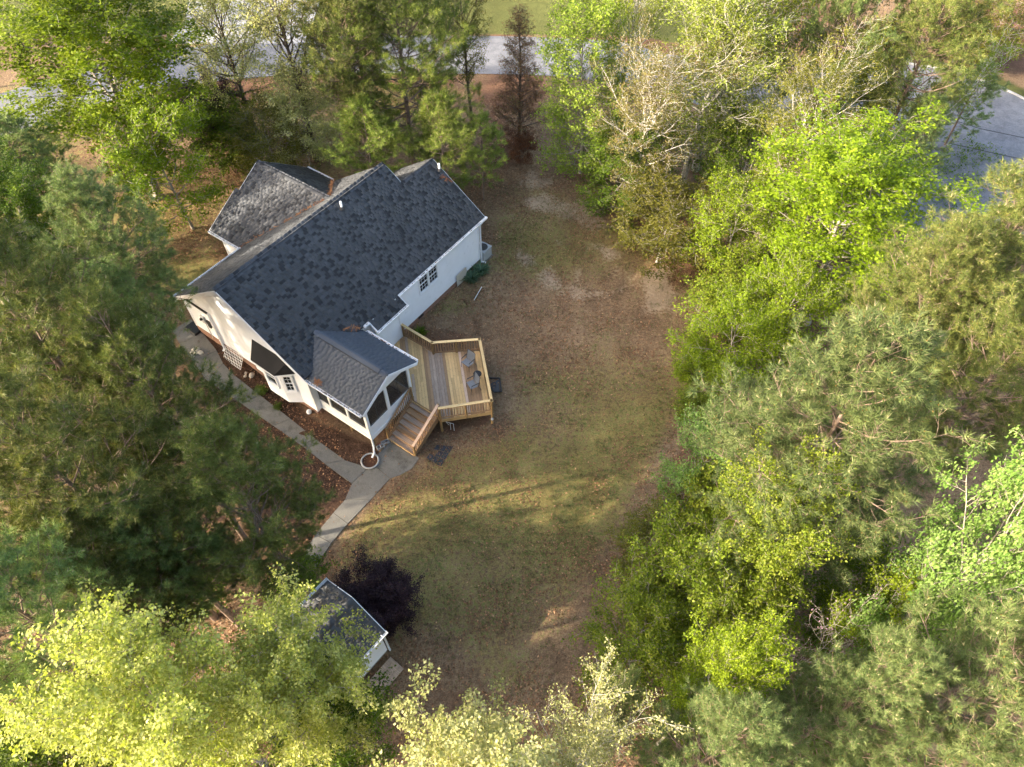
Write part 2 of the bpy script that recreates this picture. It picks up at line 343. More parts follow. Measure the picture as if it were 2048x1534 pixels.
def groundmat():
    m, nt, b, o = newmat('ground')
    g, s, cl, br, mu = attr(nt, 'grass'), attr(nt, 'sand'), attr(nt, 'clay'), attr(nt, 'bright'), attr(nt, 'mulch')
    n1 = noise(nt, .9, 6, .7); n2 = noise(nt, 5.5, 6, .75); nf = noise(nt, 16, 4, .75); n3 = math_(nt, 'ADD', math_(nt, 'MULTIPLY', nf, .5), math_(nt, 'MULTIPLY', n2, .5)); n4 = noise(nt, .22, 4, .6)
    lit = ramp(nt, n3, [(.36, (.088, .056, .034)), (.5, (.195, .130, .078)), (.64, (.32, .220, .138))])
    clay = ramp(nt, n2, [(.3, (.095, .050, .030)), (.7, (.17, .092, .058))])
    sand = ramp(nt, n3, [(.3, (.25, .185, .125)), (.7, (.36, .275, .195))])
    gr = ramp(nt, n3, [(.36, (.092, .074, .024)), (.5, (.205, .162, .058)), (.64, (.33, .252, .115))])
    gg = ramp(nt, n3, [(.3, (.050, .078, .020)), (.7, (.135, .155, .045))])
    bri = ramp(nt, n3, [(.3, (.055, .065, .016)), (.7, (.12, .12, .042))])
    def soft(a, nz, w=.7): # attribute broken up by noise
        x = math_(nt, 'ADD', a, math_(nt, 'MULTIPLY', math_(nt, 'SUBTRACT', nz, .5), w)); return ramp(nt, x, [(.38, (0, 0, 0)), (.62, (1, 1, 1))])
    c = mixc(nt, soft(cl, n1), lit, clay)
    mul = ramp(nt, n3, [(.36, (.028, .016, .011)), (.5, (.075, .044, .029)), (.64, (.15, .088, .058))]); c = mixc(nt, soft(mu, n2, .5), c, mul)
    c = mixc(nt, soft(g, n2, 1.1), c, gr)
    c = mixc(nt, math_(nt, 'MULTIPLY', soft(g, n1, 1.9), ramp(nt, n2, [(.48, (0, 0, 0)), (.6, (.8, .8, .8))])), c, gg)
    c = mixc(nt, soft(s, n2, 1.3), c, sand)
    c = mixc(nt, soft(br, n1, .6), c, bri)
    c = mixc(nt, .55, c, ramp(nt, n4, [(.3, (.28, .27, .26)), (.7, (.72, .72, .70))]), 'OVERLAY'); c = mixc(nt, .5, c, ramp(nt, n1, [(.3, (.30, .28, .26)), (.7, (.70, .71, .70))]), 'OVERLAY')
    nt.links.new(c, b.inputs['Base Color']); b.inputs['Roughness'].default_value = .95; b.inputs['Specular IOR Level'].default_value = .1
    bump(nt, b, math_(nt, 'ADD', n3, math_(nt, 'MULTIPLY', n2, 1.5)), .7, .05); return m
M['ground'] = groundmat()

# ------------------------------------------------------------------ ground
LAWN = [tuple(gp(*p)[:2]) for p in [(955,345),(1060,350),(1190,400),(1330,500),(1420,570),(1400,750),(1330,900),(1260,1050),(1200,1180),(1150,1320),(1120,1420),(980,1400),(850,1290),(780,1290),(680,1170),(640,1130),(700,1010),(790,960),(860,900),(1000,860),(1000,650),(830,640),(975,500)]]
HOUSE_FOOT = [wl(a, b) for a, b in [(10.9,-28.5),(10.9,-16.3),(14.3,-16.3),(14.3,-19.6),(24.4,-19.6),(24.4,-26.3),(22.2,-31),(15.3,-31),(15.3,-28.5)]]
MULCH = [tuple(gp(*p)[:2]) for p in [(395,660),(455,690),(640,850),(745,890),(775,895),(740,935),(735,990),(640,1100),(600,1140),(540,1080),(410,820),(390,740)]]
def ground_zones(x, y):
    dl = dist_poly(x, y, LAWN)
    b = x * V[0] + y * V[1]; a = x * U[0] + y * U[1]
    nz = vnoise(x, y, 3.1, 3); nz2 = vnoise(x, y, 1.3, 4); nz3 = vnoise(x, y, 6.5, 8)
    grass = sstep((dl + 1.2) / 2.6) * (.12 + .5 * nz3 + .42 * nz)
    # lower lawn is greener, the upper end is bare and leafy
    grass *= 1 - .40 * sstep((y - 30) / 8)
    front = sstep((-29.5 - b) / 2) * sstep((51 - y) / 2) * (x < 14)
    grass = np.maximum(grass, front * (.15 + .5 * nz3))
    side = np.exp(-(((a - 13) / 3.5) ** 2 + ((b + 32.5) / 3) ** 2)); grass = np.maximum(grass, side * .75)
    sand = np.zeros_like(x); wx = x + 1.8 * (vnoise(x, y, 1.4, 71) - .5) + .8 * (vnoise(x, y, .6, 73) - .5); wy = y + 1.8 * (vnoise(x, y, 1.4, 72) - .5) + .8 * (vnoise(x, y, .6, 74) - .5)
    for cx, cy, r, s in [(1.9,39.1,1.2,.7),(2.6,36.6,1.6,.75),(4.4,36.5,1.9,.8),(.6,32.1,1.3,.8),(2.4,30.5,1.4,.75),(7.2,30.4,2.0,.75),(8.9,29.2,2.3,1.0),(5.4,32.8,1.4,.65),(4.6,29.6,1.5,.7),(-12.5,33.0,1.3,.7),(-14.5,31.5,1.5,.6),(3.0,34.0,1.5,.6),(8.0,33.0,1.0,.6)]:
        sand = np.maximum(sand, s * np.exp(-((wx-cx)**2 + (wy-cy)**2) / (r*1.0)**2) * (.45 + .75 * nz2))
    clay = .15 + .5 * nz * (dl < -.5)
    for cx, cy, r, s in [(8.6,34.0,2.0,.9),(10,31.5,2.2,.9),(-20,50,6,.9),(-8,49.5,6,.85),(0,49,5,.7),(44,57,7,1.0),(40,60,8,1.0)]:
        clay = np.maximum(clay, s * np.exp(-((x-cx)**2 + (y-cy)**2) / r**2))
    bright = np.zeros_like(x)
    bright = np.maximum(bright, sstep((y - 56.2) / 1.2) * sstep((24 - x) / 4) * (.55 + .5 * nz3))
    dc = np.hypot(x - 29.5, y - 44.2); bright = np.maximum(bright, .75 * np.exp(-((dc - 11.6) / 1.0) ** 2) * (x > 30) * (y > 44))
    mulch = sstep((dist_poly(x, y, MULCH) + .8) / 1.4) * .95
    return grass * (1 - mulch), sand, clay * (1 - .6 * mulch), bright, mulch
def axis(lo, hi, step, far):
    core = np.arange(lo, hi + .01, step); out = np.array([4, 9, 16, 28, 50, 90, 160, 300, 520.])
    return np.concatenate([lo - out[::-1], core, hi + out])
gx, gy = axis(-50, 50, .4, 500), axis(-6, 76, .4, 500)
GX, GY = np.meshgrid(gx, gy)
GZ = gz(GX, GY) + .06 * (vnoise(GX, GY, 4.0, 21) - .5) * (dist_poly(GX, GY, HOUSE_FOOT) < -1.5)
nx, ny = len(gx), len(gy)
idx = np.arange(nx * ny).reshape(ny, nx)
gf = np.stack([idx[:-1, :-1], idx[:-1, 1:], idx[1:, 1:], idx[1:, :-1]], -1).reshape(-1, 4)
gme = fast_mesh('ground', np.stack([GX, GY, GZ], -1).reshape(-1, 3), gf, smooth=True)
zones = ground_zones(GX.ravel(), GY.ravel())
for nme, arr in zip(('grass', 'sand', 'clay', 'bright', 'mulch'), zones):
    a_ = gme.attributes.new(nme, 'FLOAT', 'POINT'); a_.data.foreach_set('value', np.clip(arr, 0, 1.2).astype(np.float32))
gme.materials.append(M['ground'])
tag(link(bpy.data.objects.new('ground', gme)), kind='structure')

# ------------------------------------------------------------------ road, turning circle, driveway, walkway
def strip(center, width, dz, name, mat, parent=None):
    c = np.array(center, float); seg = np.hypot(*np.diff(c, axis=0).T); t = np.concatenate([[0], np.cumsum(seg)])
    tt = np.arange(0, t[-1], 1.0); P = np.stack([np.interp(tt, t, c[:, 0]), np.interp(tt, t, c[:, 1])], 1)
    for _ in range(12): P[1:-1] = (P[:-2] + 2 * P[1:-1] + P[2:]) / 4
    d = np.gradient(P, axis=0); d /= np.hypot(*d.T)[:, None]; n = np.stack([-d[:, 1], d[:, 0]], 1)
    k = np.linspace(-.5, .5, 5); V_ = (P[:, None] + n[:, None] * (k * width)[None, :, None]).reshape(-1, 2)
    z = gz(V_[:, 0], V_[:, 1]) + dz
    i = np.arange(len(P) * 5).reshape(-1, 5); f = np.stack([i[:-1, :-1], i[1:, :-1], i[1:, 1:], i[:-1, 1:]], -1).reshape(-1, 4)
    me = fast_mesh(name, np.c_[V_, z], f, smooth=True); me.materials.append(mat)
    return link(bpy.data.objects.new(name, me), parent)
tag(strip([(-60,20),(-48,34),(-38,44.5),(-29,51),(-20,53.6),(-10,54),(0,53.9),(10,53),(18,50.5),(24,47.5),(28,45)], 5.7, .045, 'road', M['asphalt']), kind='structure')
mb = MB(); CC = (29.5, 44.2)
ring = [(CC[0] + 10.7*math.cos(t), CC[1] + 10.7*math.sin(t)) for t in np.linspace(0, 2*math.pi, 72, endpoint=False)]
mb.add([(x, y, float(gz(x, y)) + .052) for x, y in ring] + [(CC[0], CC[1], float(gz(*CC)) + .052)], [(i, (i+1) % 72, 72) for i in range(72)])
tc_ = tag(mb.build('turning_circle', M['asphalt']), kind='structure')
mb = MB()
mb.tube([(CC[0] + 10.8*math.cos(t), CC[1] + 10.8*math.sin(t), float(gz(CC[0] + 10.8*math.cos(t), CC[1] + 10.8*math.sin(t))) + .05) for t in np.linspace(-1.2, 1.75, 60)], .11, 6)
tag(mb.build('kerb', M['pale_concrete']), kind='structure')
for pts in ([(1885,283),(1960,300),(2060,322)], [(1900,238),(1960,257),(2060,278)]):
    q = [gp(*p, .062) for p in pts]; mb = MB()
    for i in range(2): mb.beam(q[i], q[i+1], .07, .012)
    mb.build('tar_joint', M['tar'], tc_)
mb = MB(); mb.prism([gp(*p, .02) for p in [(338,88),(372,34),(384,-30),(650,-30),(612,88)]], (0, 0, .04))
tag(mb.build('driveway', M['pale_concrete']), kind='structure')
# power line strung above the turning circle is not built: the photograph shows it only as the joint above

walk = empty('walkway', gp(640, 900)); tag(walk, kind='structure')
WL = [(345,662),(360,690),(385,722),(412,760),(450,786),(485,809),(547,852),(601,890),(649,927),(704,968)]
WR = [(382,638),(404,664),(434,702),(447,728),(470,752),(519,790),(581,838),(632,879),(690,921),(737,936)]
slabs = [[WL[i], WR[i], WR[i+1], WL[i+1]] for i in range(len(WL) - 1)]
slabs += [[(757,907),(783,880),(839,917),(824,938),(801,951),(780,958),(748,931)], [(704,968),(737,936),(748,931),(780,958),(742,1000),(690,1000)],
          [(690,1000),(742,1000),(696,1048),(667,1026)], [(667,1026),(696,1048),(663,1087),(631,1070)], [(631,1070),(663,1087),(631,1136),(605,1113)], [(605,1113),(631,1136),(618,1200),(570,1180)]]
for s in slabs:
    P = np.array([gp(*p, .0) for p in s]); c = P.mean(0); mb = MB()
    Q = [c + (p - c) * (1 - .012 / max(.3, np.hypot(*(p - c)[:2]))) for p in P]
    mb.prism([(x - walk.location.x, y - walk.location.y, float(gz(x, y)) - .05 - walk.location.z) for x, y, z in Q], (0, 0, .09))
    mb.build('slab', M['concrete'], walk)
# darker patched square in the path

# ------------------------------------------------------------------ house
A0, B0 = 17.5, -24.0
def q(a, b, z): return (b - B0, a - A0, z)
hx, hy = wl(A0, B0)
house = empty('house', (hx, hy, 0), -YAW, 'white single storey house with charcoal shingle gable roof and screened porch', 'house')
HM = Matrix.Translation((hx, hy, 0)) @ Matrix.Rotation(-YAW, 4, 'Z')

def lap_wall(name, p0, p1, z0, z1, top=None, out=(0, 0), parent=house, mat=None, step=.115, holes=()):
    """lapped siding between plan points p0,p1 (a,b); top(t) gives the wall's upper limit at 0..1; out = plan direction the boards face;
    holes = (t0, t1, za, zb) openings"""
    mb = MB(); z = z0; L = math.hypot(p1[0]-p0[0], p1[1]-p0[1])
    pt = lambda t, z, o: q(p0[0] + (p1[0]-p0[0])*t + out[0]*o, p0[1] + (p1[1]-p0[1])*t + out[1]*o, z)
    while z < z1 - .01:
        zt = min(z + step, z1); zm = (z + zt) / 2
        if top is None: spans = [(0., 1.)]
        else:
            ts = np.linspace(0, 1, 401); ok = np.array([top(t) > zm for t in ts])
            if not ok.any(): break
            w = np.where(ok)[0]; spans = [(ts[w[0]], ts[w[-1]])]
        for h0, h1, za, zb in holes:
            if za < zm < zb:
                ns = []
                for s0, s1 in spans:
                    if h1 <= s0 or h0 >= s1: ns.append((s0, s1)); continue
                    if h0 > s0: ns.append((s0, h0))
                    if h1 < s1: ns.append((h1, s1))
                spans = ns
        for s0, s1 in spans:
            mb.add([pt(s0, z, .026), pt(s1, z, .026), pt(s1, zt, .002), pt(s0, zt, .002), pt(s0, z, -.06), pt(s1, z, -.06), pt(s0, zt, -.06), pt(s1, zt, -.06)],
                   [(0, 1, 2, 3), (4, 5, 1, 0), (4, 6, 7, 5), (0, 3, 6, 4), (1, 5, 7, 2)])
        z = zt
    return mb.build(name, mat or M['white'], parent)

RZ, RB, SL = 7.05, -23.97, .678                      # main ridge height, plan line, slope
def zF(b): return RZ - SL * (b - RB)                  # front slope
def zB(b): return RZ + SL * (b - RB)                  # back slope
R2Z, R2B = 6.33, -22.92
EAVE_B, BACK_B = -19.40, -28.54
WALL_F, WALL_K, GA, GE = -19.62, -28.30, 10.95, 24.30
# walls
gab_top = lambda t: min(zF(WALL_K + (WALL_F-WALL_K)*t), zB(WALL_K + (WALL_F-WALL_K)*t)) - .12
w_gable = lap_wall('gable_wall', (GA, WALL_K), (GA, WALL_F), .92, 7.0, gab_top, (-1, 0))
fl = GE - 11.3
w_front = lap_wall('front_wall', (11.3, WALL_F), (GE, WALL_F), .95, 3.93, None, (0, 1), holes=[((19.05-11.3)/fl, (20.63-11.3)/fl, 2.36, 3.56)])
lap_wall('front_wall', (GA, WALL_F), (11.3, WALL_F), .92, 3.93, None, (0, 1))
g2 = lambda t: min(zF(-26.2 + (WALL_F+26.2)*t), R2Z + SL*((-26.2 + (WALL_F+26.2)*t) - R2B)) - .12
lap_wall('end_wall', (GE, WALL_F), (GE, -26.2), .95, 6.3, lambda t: g2(1-t), (1, 0))
lap_wall('back_wall', (22.0, -26.2), (GE, -26.2), .95, 4.0, None, (0, -1))
lap_wall('back_wall', (GA, WALL_K), (15.5, WALL_K), 1.2, 4.0, None, (0, -1))
stepw = lambda t: min(zF(WALL_K + (WALL_F-WALL_K)*t), zB(WALL_K + (WALL_F-WALL_K)*t)) - .1
lap_wall('step_wall', (21.95, WALL_K), (21.95, WALL_F), 3.0, 7.0, stepw, (1, 0))
lap_wall('wing_wall', (15.45, -30.85), (15.45, WALL_K), 1.2, 3.85, None, (-1, 0))
lap_wall('wing_wall', (22.1, WALL_K), (22.1, -30.7), 1.2, 3.8, None, (1, 0))
wt = lambda a: min(3.75 + .55*(a-15.18), 6.0 - .73*(a-19.27)) - .1
lap_wall('wing_end_wall', (15.45, -30.75), (22.1, -30.75), 1.2, 5.95, lambda t: wt(15.45 + 6.65*t), (0, -1))
# bump-out
BA0, BA1, BB = 15.35, 17.05, -19.30
lap_wall('nook_wall', (BA0, BB), (BA1, BB), .95, 3.75, None, (0, 1))
lap_wall('nook_wall', (BA1, BB), (BA1, WALL_F), .95, 3.95, None, (1, 0))
lap_wall('nook_wall', (BA0, WALL_F), (BA0, BB), .95, 3.95, None, (-1, 0))
# brick foundation
def foundation(pts, z1=.95, z0=-.3):
    mb = MB()
    for (a0, b0), (a1, b1) in zip(pts[:-1], pts[1:]): mb.beam(q(a0, b0, (z0+z1)/2), q(a1, b1, (z0+z1)/2), .2, z1 - z0)
    mb.build('foundation', M['brick'], house)
foundation([(GA+.08, WALL_K+.1), (GA+.08, WALL_F-.08)]); foundation([(GA+.1, WALL_F-.08), (GE-.1, WALL_F-.08)]); foundation([(GE-.08, WALL_F-.1), (GE-.08, -26.1)])
foundation([(BA0+.1, BB-.08), (BA1-.1, BB-.08)]); foundation([(15.53, WALL_K), (15.53, -30.8)], 1.2); foundation([(GA+.1, WALL_K+.08), (15.5, WALL_K+.08)], 1.2); foundation([(15.5, -30.68), (22.05, -30.68)], 1.2)
mb = MB()   # brick veneer stepping up the gable end where the ground rises
for b0, b1, z1 in ((-28.28, -26.6, 1.72), (-26.6, -25.2, 1.62), (-25.2, -23.9, 1.5), (-23.9, -23.3, 1.2)): mb.box((b0 - B0, GA - .05 - A0, .2), (b1 - B0 - .002, GA + .1 - A0, z1))
mb.build('brick_veneer', M['brick'], house)
# corner boards
for a, b, z0, z1 in ((GA, WALL_F, .92, 4.0), (GE, WALL_F, .95, 3.95), (GA, WALL_K, 1.7, 3.95), (BA1, BB, .95, 3.75), (BA0, BB, .95, 3.75), (15.45, -30.8, 1.2, 3.8)):
    MB().box((b - .05 - B0, a - .05 - A0, z0), (b + .05 - B0, a + .05 - A0, z1)).build('corner_board', M['white_trim'], house)
# ---- roof
roof = MB()
def slab_poly(mb, poly, zfun, th=.14, dz=0.0):
    P = [q(a, b, zfun(a, b) + dz) for a, b in poly]; mb.prism([(x, y, z - th) for x, y, z in P], (0, 0, th))
POLY_F = [(10.7,RB),(22.12,RB),(22.12,R2B),(24.72,R2B),(24.72,EAVE_B),(17.3,EAVE_B),(17.3,-18.86),(15.12,-18.86),(15.12,EAVE_B),(10.7,EAVE_B)]
POLY_B = [(10.7,RB),(22.12,RB),(22.12,BACK_B),(10.7,BACK_B)]
POLY_B2 = [(22.13,R2B),(24.72,R2B),(24.72,-26.45),(22.13,-26.45)]
WRA, WRZ = 19.27, 6.0
zWL = lambda a, b: WRZ - .55*(WRA - a); zWR = lambda a, b: WRZ - .73*(a - WRA)
bw = RB - (RZ - WRZ)/SL
POLY_WL = [(15.18,-31.3),(17.5,-31.3),(17.5,-31.0),(WRA,-31.0),(WRA,bw),(15.18,RB-(RZ-3.75)/SL)]
POLY_WR = [(WRA,-31.0),(22.35,-31.0),(22.35,RB-(RZ-(WRZ-.73*3.08))/SL),(WRA,bw)]
PA, PZ, PS, PE0, PE1, PF = 12.76, 4.71, .52, 10.87, 14.65, -15.93
zPL = lambda a, b: PZ - PS*(PA - a); zPR = lambda a, b: PZ - PS*(a - PA)
bp = RB + (RZ - PZ)/SL; bpl = EAVE_B; ael = PA - (PZ - zF(EAVE_B))/PS
POLY_PL = [(PE0,PF),(PA,PF),(PA,bp),(ael,EAVE_B),(PE0,EAVE_B-.02)]
POLY_PR = [(PE1,PF),(PA,PF),(PA,bp),(2*PA-ael,EAVE_B),(PE1,EAVE_B-.02)]
slab_poly(roof, POLY_F, lambda a, b: zF(b)); slab_poly(roof, POLY_B, lambda a, b: zB(b)); slab_poly(roof, POLY_B2, lambda a, b: R2Z + SL*(b-R2B))
slab_poly(roof, POLY_WL, zWL); slab_poly(roof, POLY_WR, zWR); slab_poly(roof, POLY_PL, zPL); slab_poly(roof, POLY_PR, zPR)
M['underlay'] = plain('roof_edge', (.05, .052, .058), .9)
roof_o = roof.build('roof', M['underlay'], house)
WID = (.17, .24, .32, .42)
TONES = [.06, .22, .42, .55, .7, .9]
SH_CACHE = {}
EXPO = .143
def shingle_geo(w, th=.006, g=.002):
    h = EXPO * 1.3
    v = [(g,0,0),(w-g,0,0),(w-g,h,-.002),(g,h,-.002),(g,0,th),(w-g,0,th),(w-g,h,.001),(g,h,.001)]
    f = [(4,5,6,7),(0,1,5,4),(1,2,6,5),(3,0,4,7)]
    return np.array(v), np.array(f)
def shingle_mesh(wi, ti, mat):
    k = (wi, ti, mat.name)
    if k not in SH_CACHE:
        v, f = shingle_geo(WID[wi]); me = fast_mesh('shingle', v, f, np.full(8, TONES[ti])); me.materials.append(mat); SH_CACHE[k] = me
    return SH_CACHE[k]
SH_REST = {}; SH_CAND = []
def shingle_slope(poly, zfun, along, eave, ridge, mat, parent, tones=None, skip=None, cand=False, key='main'):
    """courses of shingles; along = 'a' or 'b' is the level direction; eave/ridge are the other coordinate"""
    ax = 1 if along == 'a' else 0           # crossing coordinate index in (a,b)
    pt = (lambda e, s: (e, s)) if along == 'a' else (lambda e, s: (s, e))
    e0 = np.array(q(*pt(0, eave), zfun(*pt(0, eave)))); e1 = np.array(q(*pt(1, eave), zfun(*pt(1, eave)))); r0 = np.array(q(*pt(0, ridge), zfun(*pt(0, ridge))))
    ex = e1 - e0; ex /= np.linalg.norm(ex); up = r0 - e0; Ls = np.linalg.norm(up); upn = up / Ls
    nn = np.cross(ex, upn)
    flip = nn[2] < 0
    if flip: ex = -ex; nn = -nn
    n = int(Ls / EXPO) + 1; rest = SH_REST.setdefault((key, mat.name, parent.name), [[], [], [], parent, mat])
    for i in range(n):
        s = eave + (ridge - eave) * (i * EXPO / Ls); sm = eave + (ridge - eave) * min(.999, (i + .5) * EXPO / Ls)
        for lo, hi in crossings(poly, ax, sm):
            e = lo - random.random() * .2; dark = False
            while e < hi:
                wi = random.choice((0, 1, 1, 1, 2, 2)); w = WID[wi]
                dark = (not dark) and random.random() < .30; ti = random.choice((0, 1)) if dark else random.choice((2, 3, 3, 4, 4, 5))
                if dark and wi == 0: wi = 1; w = WID[1]
                c0, c1 = max(e, lo), min(e + w, hi); e += w
                if c1 - c0 < .03: continue
                mid = pt((c0 + c1) / 2, sm)
                if skip and skip(*mid): continue
                whole = abs(c1 - c0 - w) < 1e-6
                a_, b_ = pt(c1 if flip else c0, s); base = np.array(q(a_, b_, zfun(a_, b_))) + nn * .004
                fr = np.stack([ex, upn, nn], 1)
                if cand and whole:
                    SH_CAND.append((base, fr, wi, ti, mat, rest)); continue
                v, f = shingle_geo(c1 - c0, .004, .0) if key == 'porch' else shingle_geo(c1 - c0)
                rest[1].append(f + 8 * len(rest[0])); rest[0].append(v @ fr.T + base); rest[2].append(np.full(8, TONES[ti] if tones is None else random.uniform(*tones)))
por = lambda a, b: (b > bp + .05) and (zF(b) < min(zPL(a, b), zPR(a, b)) - .0) and PE0 < a < PE1
shingle_slope(POLY_F, lambda a, b: zF(b), 'a', -18.86, RB, M['shingle'], roof_o, skip=por, cand=True)
shingle_slope(POLY_B, lambda a, b: zB(b), 'a', BACK_B, RB, M['shingle'], roof_o)
shingle_slope(POLY_B2, lambda a, b: R2Z + SL*(b-R2B), 'a', -26.45, R2B, M['shingle'], roof_o)
shingle_slope(POLY_WL, zWL, 'b', 15.18, WRA, M['shingle'], roof_o)
shingle_slope(POLY_WR, zWR, 'b', 22.35, WRA, M['shingle'], roof_o)
shingle_slope(POLY_PL, zPL, 'b', PE0, PA, M['shingle_porch'], roof_o, tones=(.35, .65), key='porch')
shingle_slope(POLY_PR, zPR, 'b', PE1, PA, M['shingle_porch'], roof_o, tones=(.35, .65), key='porch')
def cam_d(c): p = HM @ Vector(c[0]); return (p - Vector((0, 0, CAM_H))).length
SH_CAND.sort(key=cam_d)
for base, fr, wi, ti, mat, rest in SH_CAND[:300]:
    o = link(bpy.data.objects.new('shingle', shingle_mesh(wi, ti, mat)), roof_o)
    m = Matrix.Identity(4)
    for r in range(3):
        for c in range(3): m[r][c] = fr[r, c]
        m[r][3] = base[r]
    o.matrix_local = m
for base, fr, wi, ti, mat, rest in SH_CAND[300:]:
    v, f = shingle_geo(WID[wi]); rest[1].append(f + 8 * len(rest[0])); rest[0].append(v @ fr.T + base); rest[2].append(np.full(8, TONES[ti]))
def flush_shingles():
    for k, (vs, fs, rs, parent, mat) in list(SH_REST.items()):
        if not vs: continue
        me = fast_mesh('shingles', np.concatenate(vs), np.concatenate(fs), np.concatenate(rs)); me.materials.append(mat)
        tag(link(bpy.data.objects.new('shingles', me), parent), kind='stuff')
    SH_REST.clear()
# ridge caps: overlapping bent tabs
def ridge_cap(p, r, s1, s2, along, mat, n_exp=.15):
    p, r = Vector(p), Vector(r); L = (r - p).length; d = (r - p) / L; k = int(L / n_exp); side = Vector(along)
    vs, fs, rr = [], [], []
    for i in range(k):
        o = p + d * (i * n_exp); e = p + d * ((i + 1.25) * n_exp); n = len(vs); up0 = Vector((0, 0, .030)); up1 = Vector((0, 0, .016)); w = .14
        vs += [o - side*w - Vector((0,0,w*s1)) + up0, o + up0 + Vector((0,0,.008)), o + side*w - Vector((0,0,w*s2)) + up0, e - side*w - Vector((0,0,w*s1)) + up1, e + up1 + Vector((0,0,.008)), e + side*w - Vector((0,0,w*s2)) + up1]
        fs += [(n, n+1, n+4, n+3), (n+1, n+2, n+5, n+4)]; rr += [random.choice((.2, .45, .6, .75, .95))] * 6
    me = fast_mesh('ridge_cap', np.array(vs), np.array(fs), rr); me.materials.append(mat); link(bpy.data.objects.new('ridge_cap', me), roof_o)
ridge_cap(q(10.72, RB, RZ), q(22.1, RB, RZ), SL, SL, (1, 0, 0), M['shingle'])
ridge_cap(q(22.2, R2B, R2Z), q(24.7, R2B, R2Z), SL, SL, (1, 0, 0), M['shingle'])
ridge_cap(q(WRA, -31.0, WRZ), q(WRA, bw + .1, WRZ), .55, .73, (0, 1, 0), M['shingle'])
# porch ridge vent: a low strip standing on two dark slots
vb0, vb1 = -20.1, -16.35
mb = MB()
for s in (-1, 1): mb.add([q(PA, vb0, PZ+.075), q(PA, vb1, PZ+.075), q(PA+s*.17, vb1, PZ+.075-.17*PS), q(PA+s*.17, vb0, PZ+.075-.17*PS), q(PA, vb0, PZ+.02), q(PA, vb1, PZ+.02), q(PA+s*.17, vb1, PZ+.03-.17*PS), q(PA+s*.17, vb0, PZ+.03-.17*PS)], [(0,1,2,3),(4,5,6,7),(1,5,6,2),(0,4,7,3),(2,6,7,3)])
vent = mb.build('ridge_vent', M['shingle_porch'], roof_o)
for s in (-1, 1): MB().beam(q(PA+s*.178, vb0, PZ+.038-.178*PS), q(PA+s*.178, vb1, PZ+.038-.178*PS), .02, .03).build('vent_slot', M['black'], vent)
for vb in (vb0+.05, vb1+.16): pass
ridge_cap(q(PA, bp+.05, PZ), q(PA, vb0, PZ), PS, PS, (0, 1, 0), M['shingle_porch']); ridge_cap(q(PA, vb1, PZ), q(PA, PF, PZ), PS, PS, (0, 1, 0), M['shingle_porch'])
flush_shingles()
# rake boards, fascia, gutters
def board(p, r, w=.03, h=.2, name='rake_board', mat=None, par=house): return MB().beam(p, r, w, h).build(name, mat or M['white_trim'], par)
d_ = .13
board(q(10.69, RB, RZ-d_), q(10.69, BACK_B, zB(BACK_B)-d_)); board(q(10.69, RB, RZ-d_), q(10.69, EAVE_B, zF(EAVE_B)-d_))
board(q(24.735, R2B, R2Z-d_), q(24.735, EAVE_B, zF(EAVE_B)-d_)); board(q(24.735, R2B, R2Z-d_), q(24.735, -26.45, R2Z+SL*(-26.45-R2B)-d_))
board(q(17.315, EAVE_B, zF(EAVE_B)-.1), q(17.315, -18.86, zF(-18.86)-.1), .03, .16); board(q(15.105, EAVE_B, zF(EAVE_B)-.1), q(15.105, -18.86, zF(-18.86)-.1), .03, .16)
board(q(PA, PF+.015, PZ-.12), q(PE0, PF+.015, zPL(PE0, 0)-.12), .03, .17); board(q(PA, PF+.015, PZ-.12), q(PE1, PF+.015, zPR(PE1, 0)-.12), .03, .17)
board(q(22.135, RB, RZ-d_), q(22.135, R2B, zF(R2B)-d_+.02), .03, .16)
board(q(WRA, -31.015, WRZ-.1), q(17.5, -31.015, zWL(17.5, 0)-.1), .03, .17); board(q(17.5, -31.315, zWL(17.5, 0)-.1), q(15.18, -31.315, 3.75-.1), .03, .17); board(q(WRA, -31.015, WRZ-.1), q(22.35, -31.015, zWR(22.35, 0)-.1), .03, .17)
def gutter(p, r, side):
    """open box gutter from p to r; side = local horizontal vector pointing away from the roof"""
    p, r, s = Vector(p), Vector(r), Vector(side); mb = MB(); g = house and []
    w, h = .12, .11; dz = Vector((0, 0, 1))
    mb.beam(p + s*w/2 - dz*h, r + s*w/2 - dz*h, w, .012); mb.beam(p + s*w - dz*h*.45, r + s*w - dz*h*.45, .014, h); mb.beam(p + s*.006 - dz*h*.5, r + s*.006 - dz*h*.5, .012, h*.95)
    mb.beam(p + s*(w+.006) + dz*.005, r + s*(w+.006) + dz*.005, .026, .018)
    for e in (p, r): mb.beam(e - dz*h*.5, e + s*w - dz*h*.5, .012, h)
    o = mb.build('gutter', M['gutter'], house)
    L = (r - p).length; n = max(2, int(L / .95)); hb = MB()
    for i in range(n): c = p + (r - p) * ((i + .5) / n); hb.beam(c - s*.02 + dz*.006, c + s*.14 + dz*.012, .03, .015)
    hb.build('gutter_strap', M['gutter'], o)
    db = MB()   # old leaves lying in the trough
    for i in range(int(L * 14)):
        c = p + (r - p) * random.random() + s * random.uniform(.02, .1) - dz * random.uniform(.03, .06); a = random.random() * 6.28; k = Vector((math.cos(a), math.sin(a), random.uniform(-.2, .2))) * .05
        l = Vector((-k.y, k.x, 0)) * .5; db.add([c - k, c + l, c + k, c - l], [(0, 1, 2, 3)])
    db.build('gutter_debris', M['litter'], o); tag(o.children[-1], kind='stuff')
    return o
ze = zF(EAVE_B)
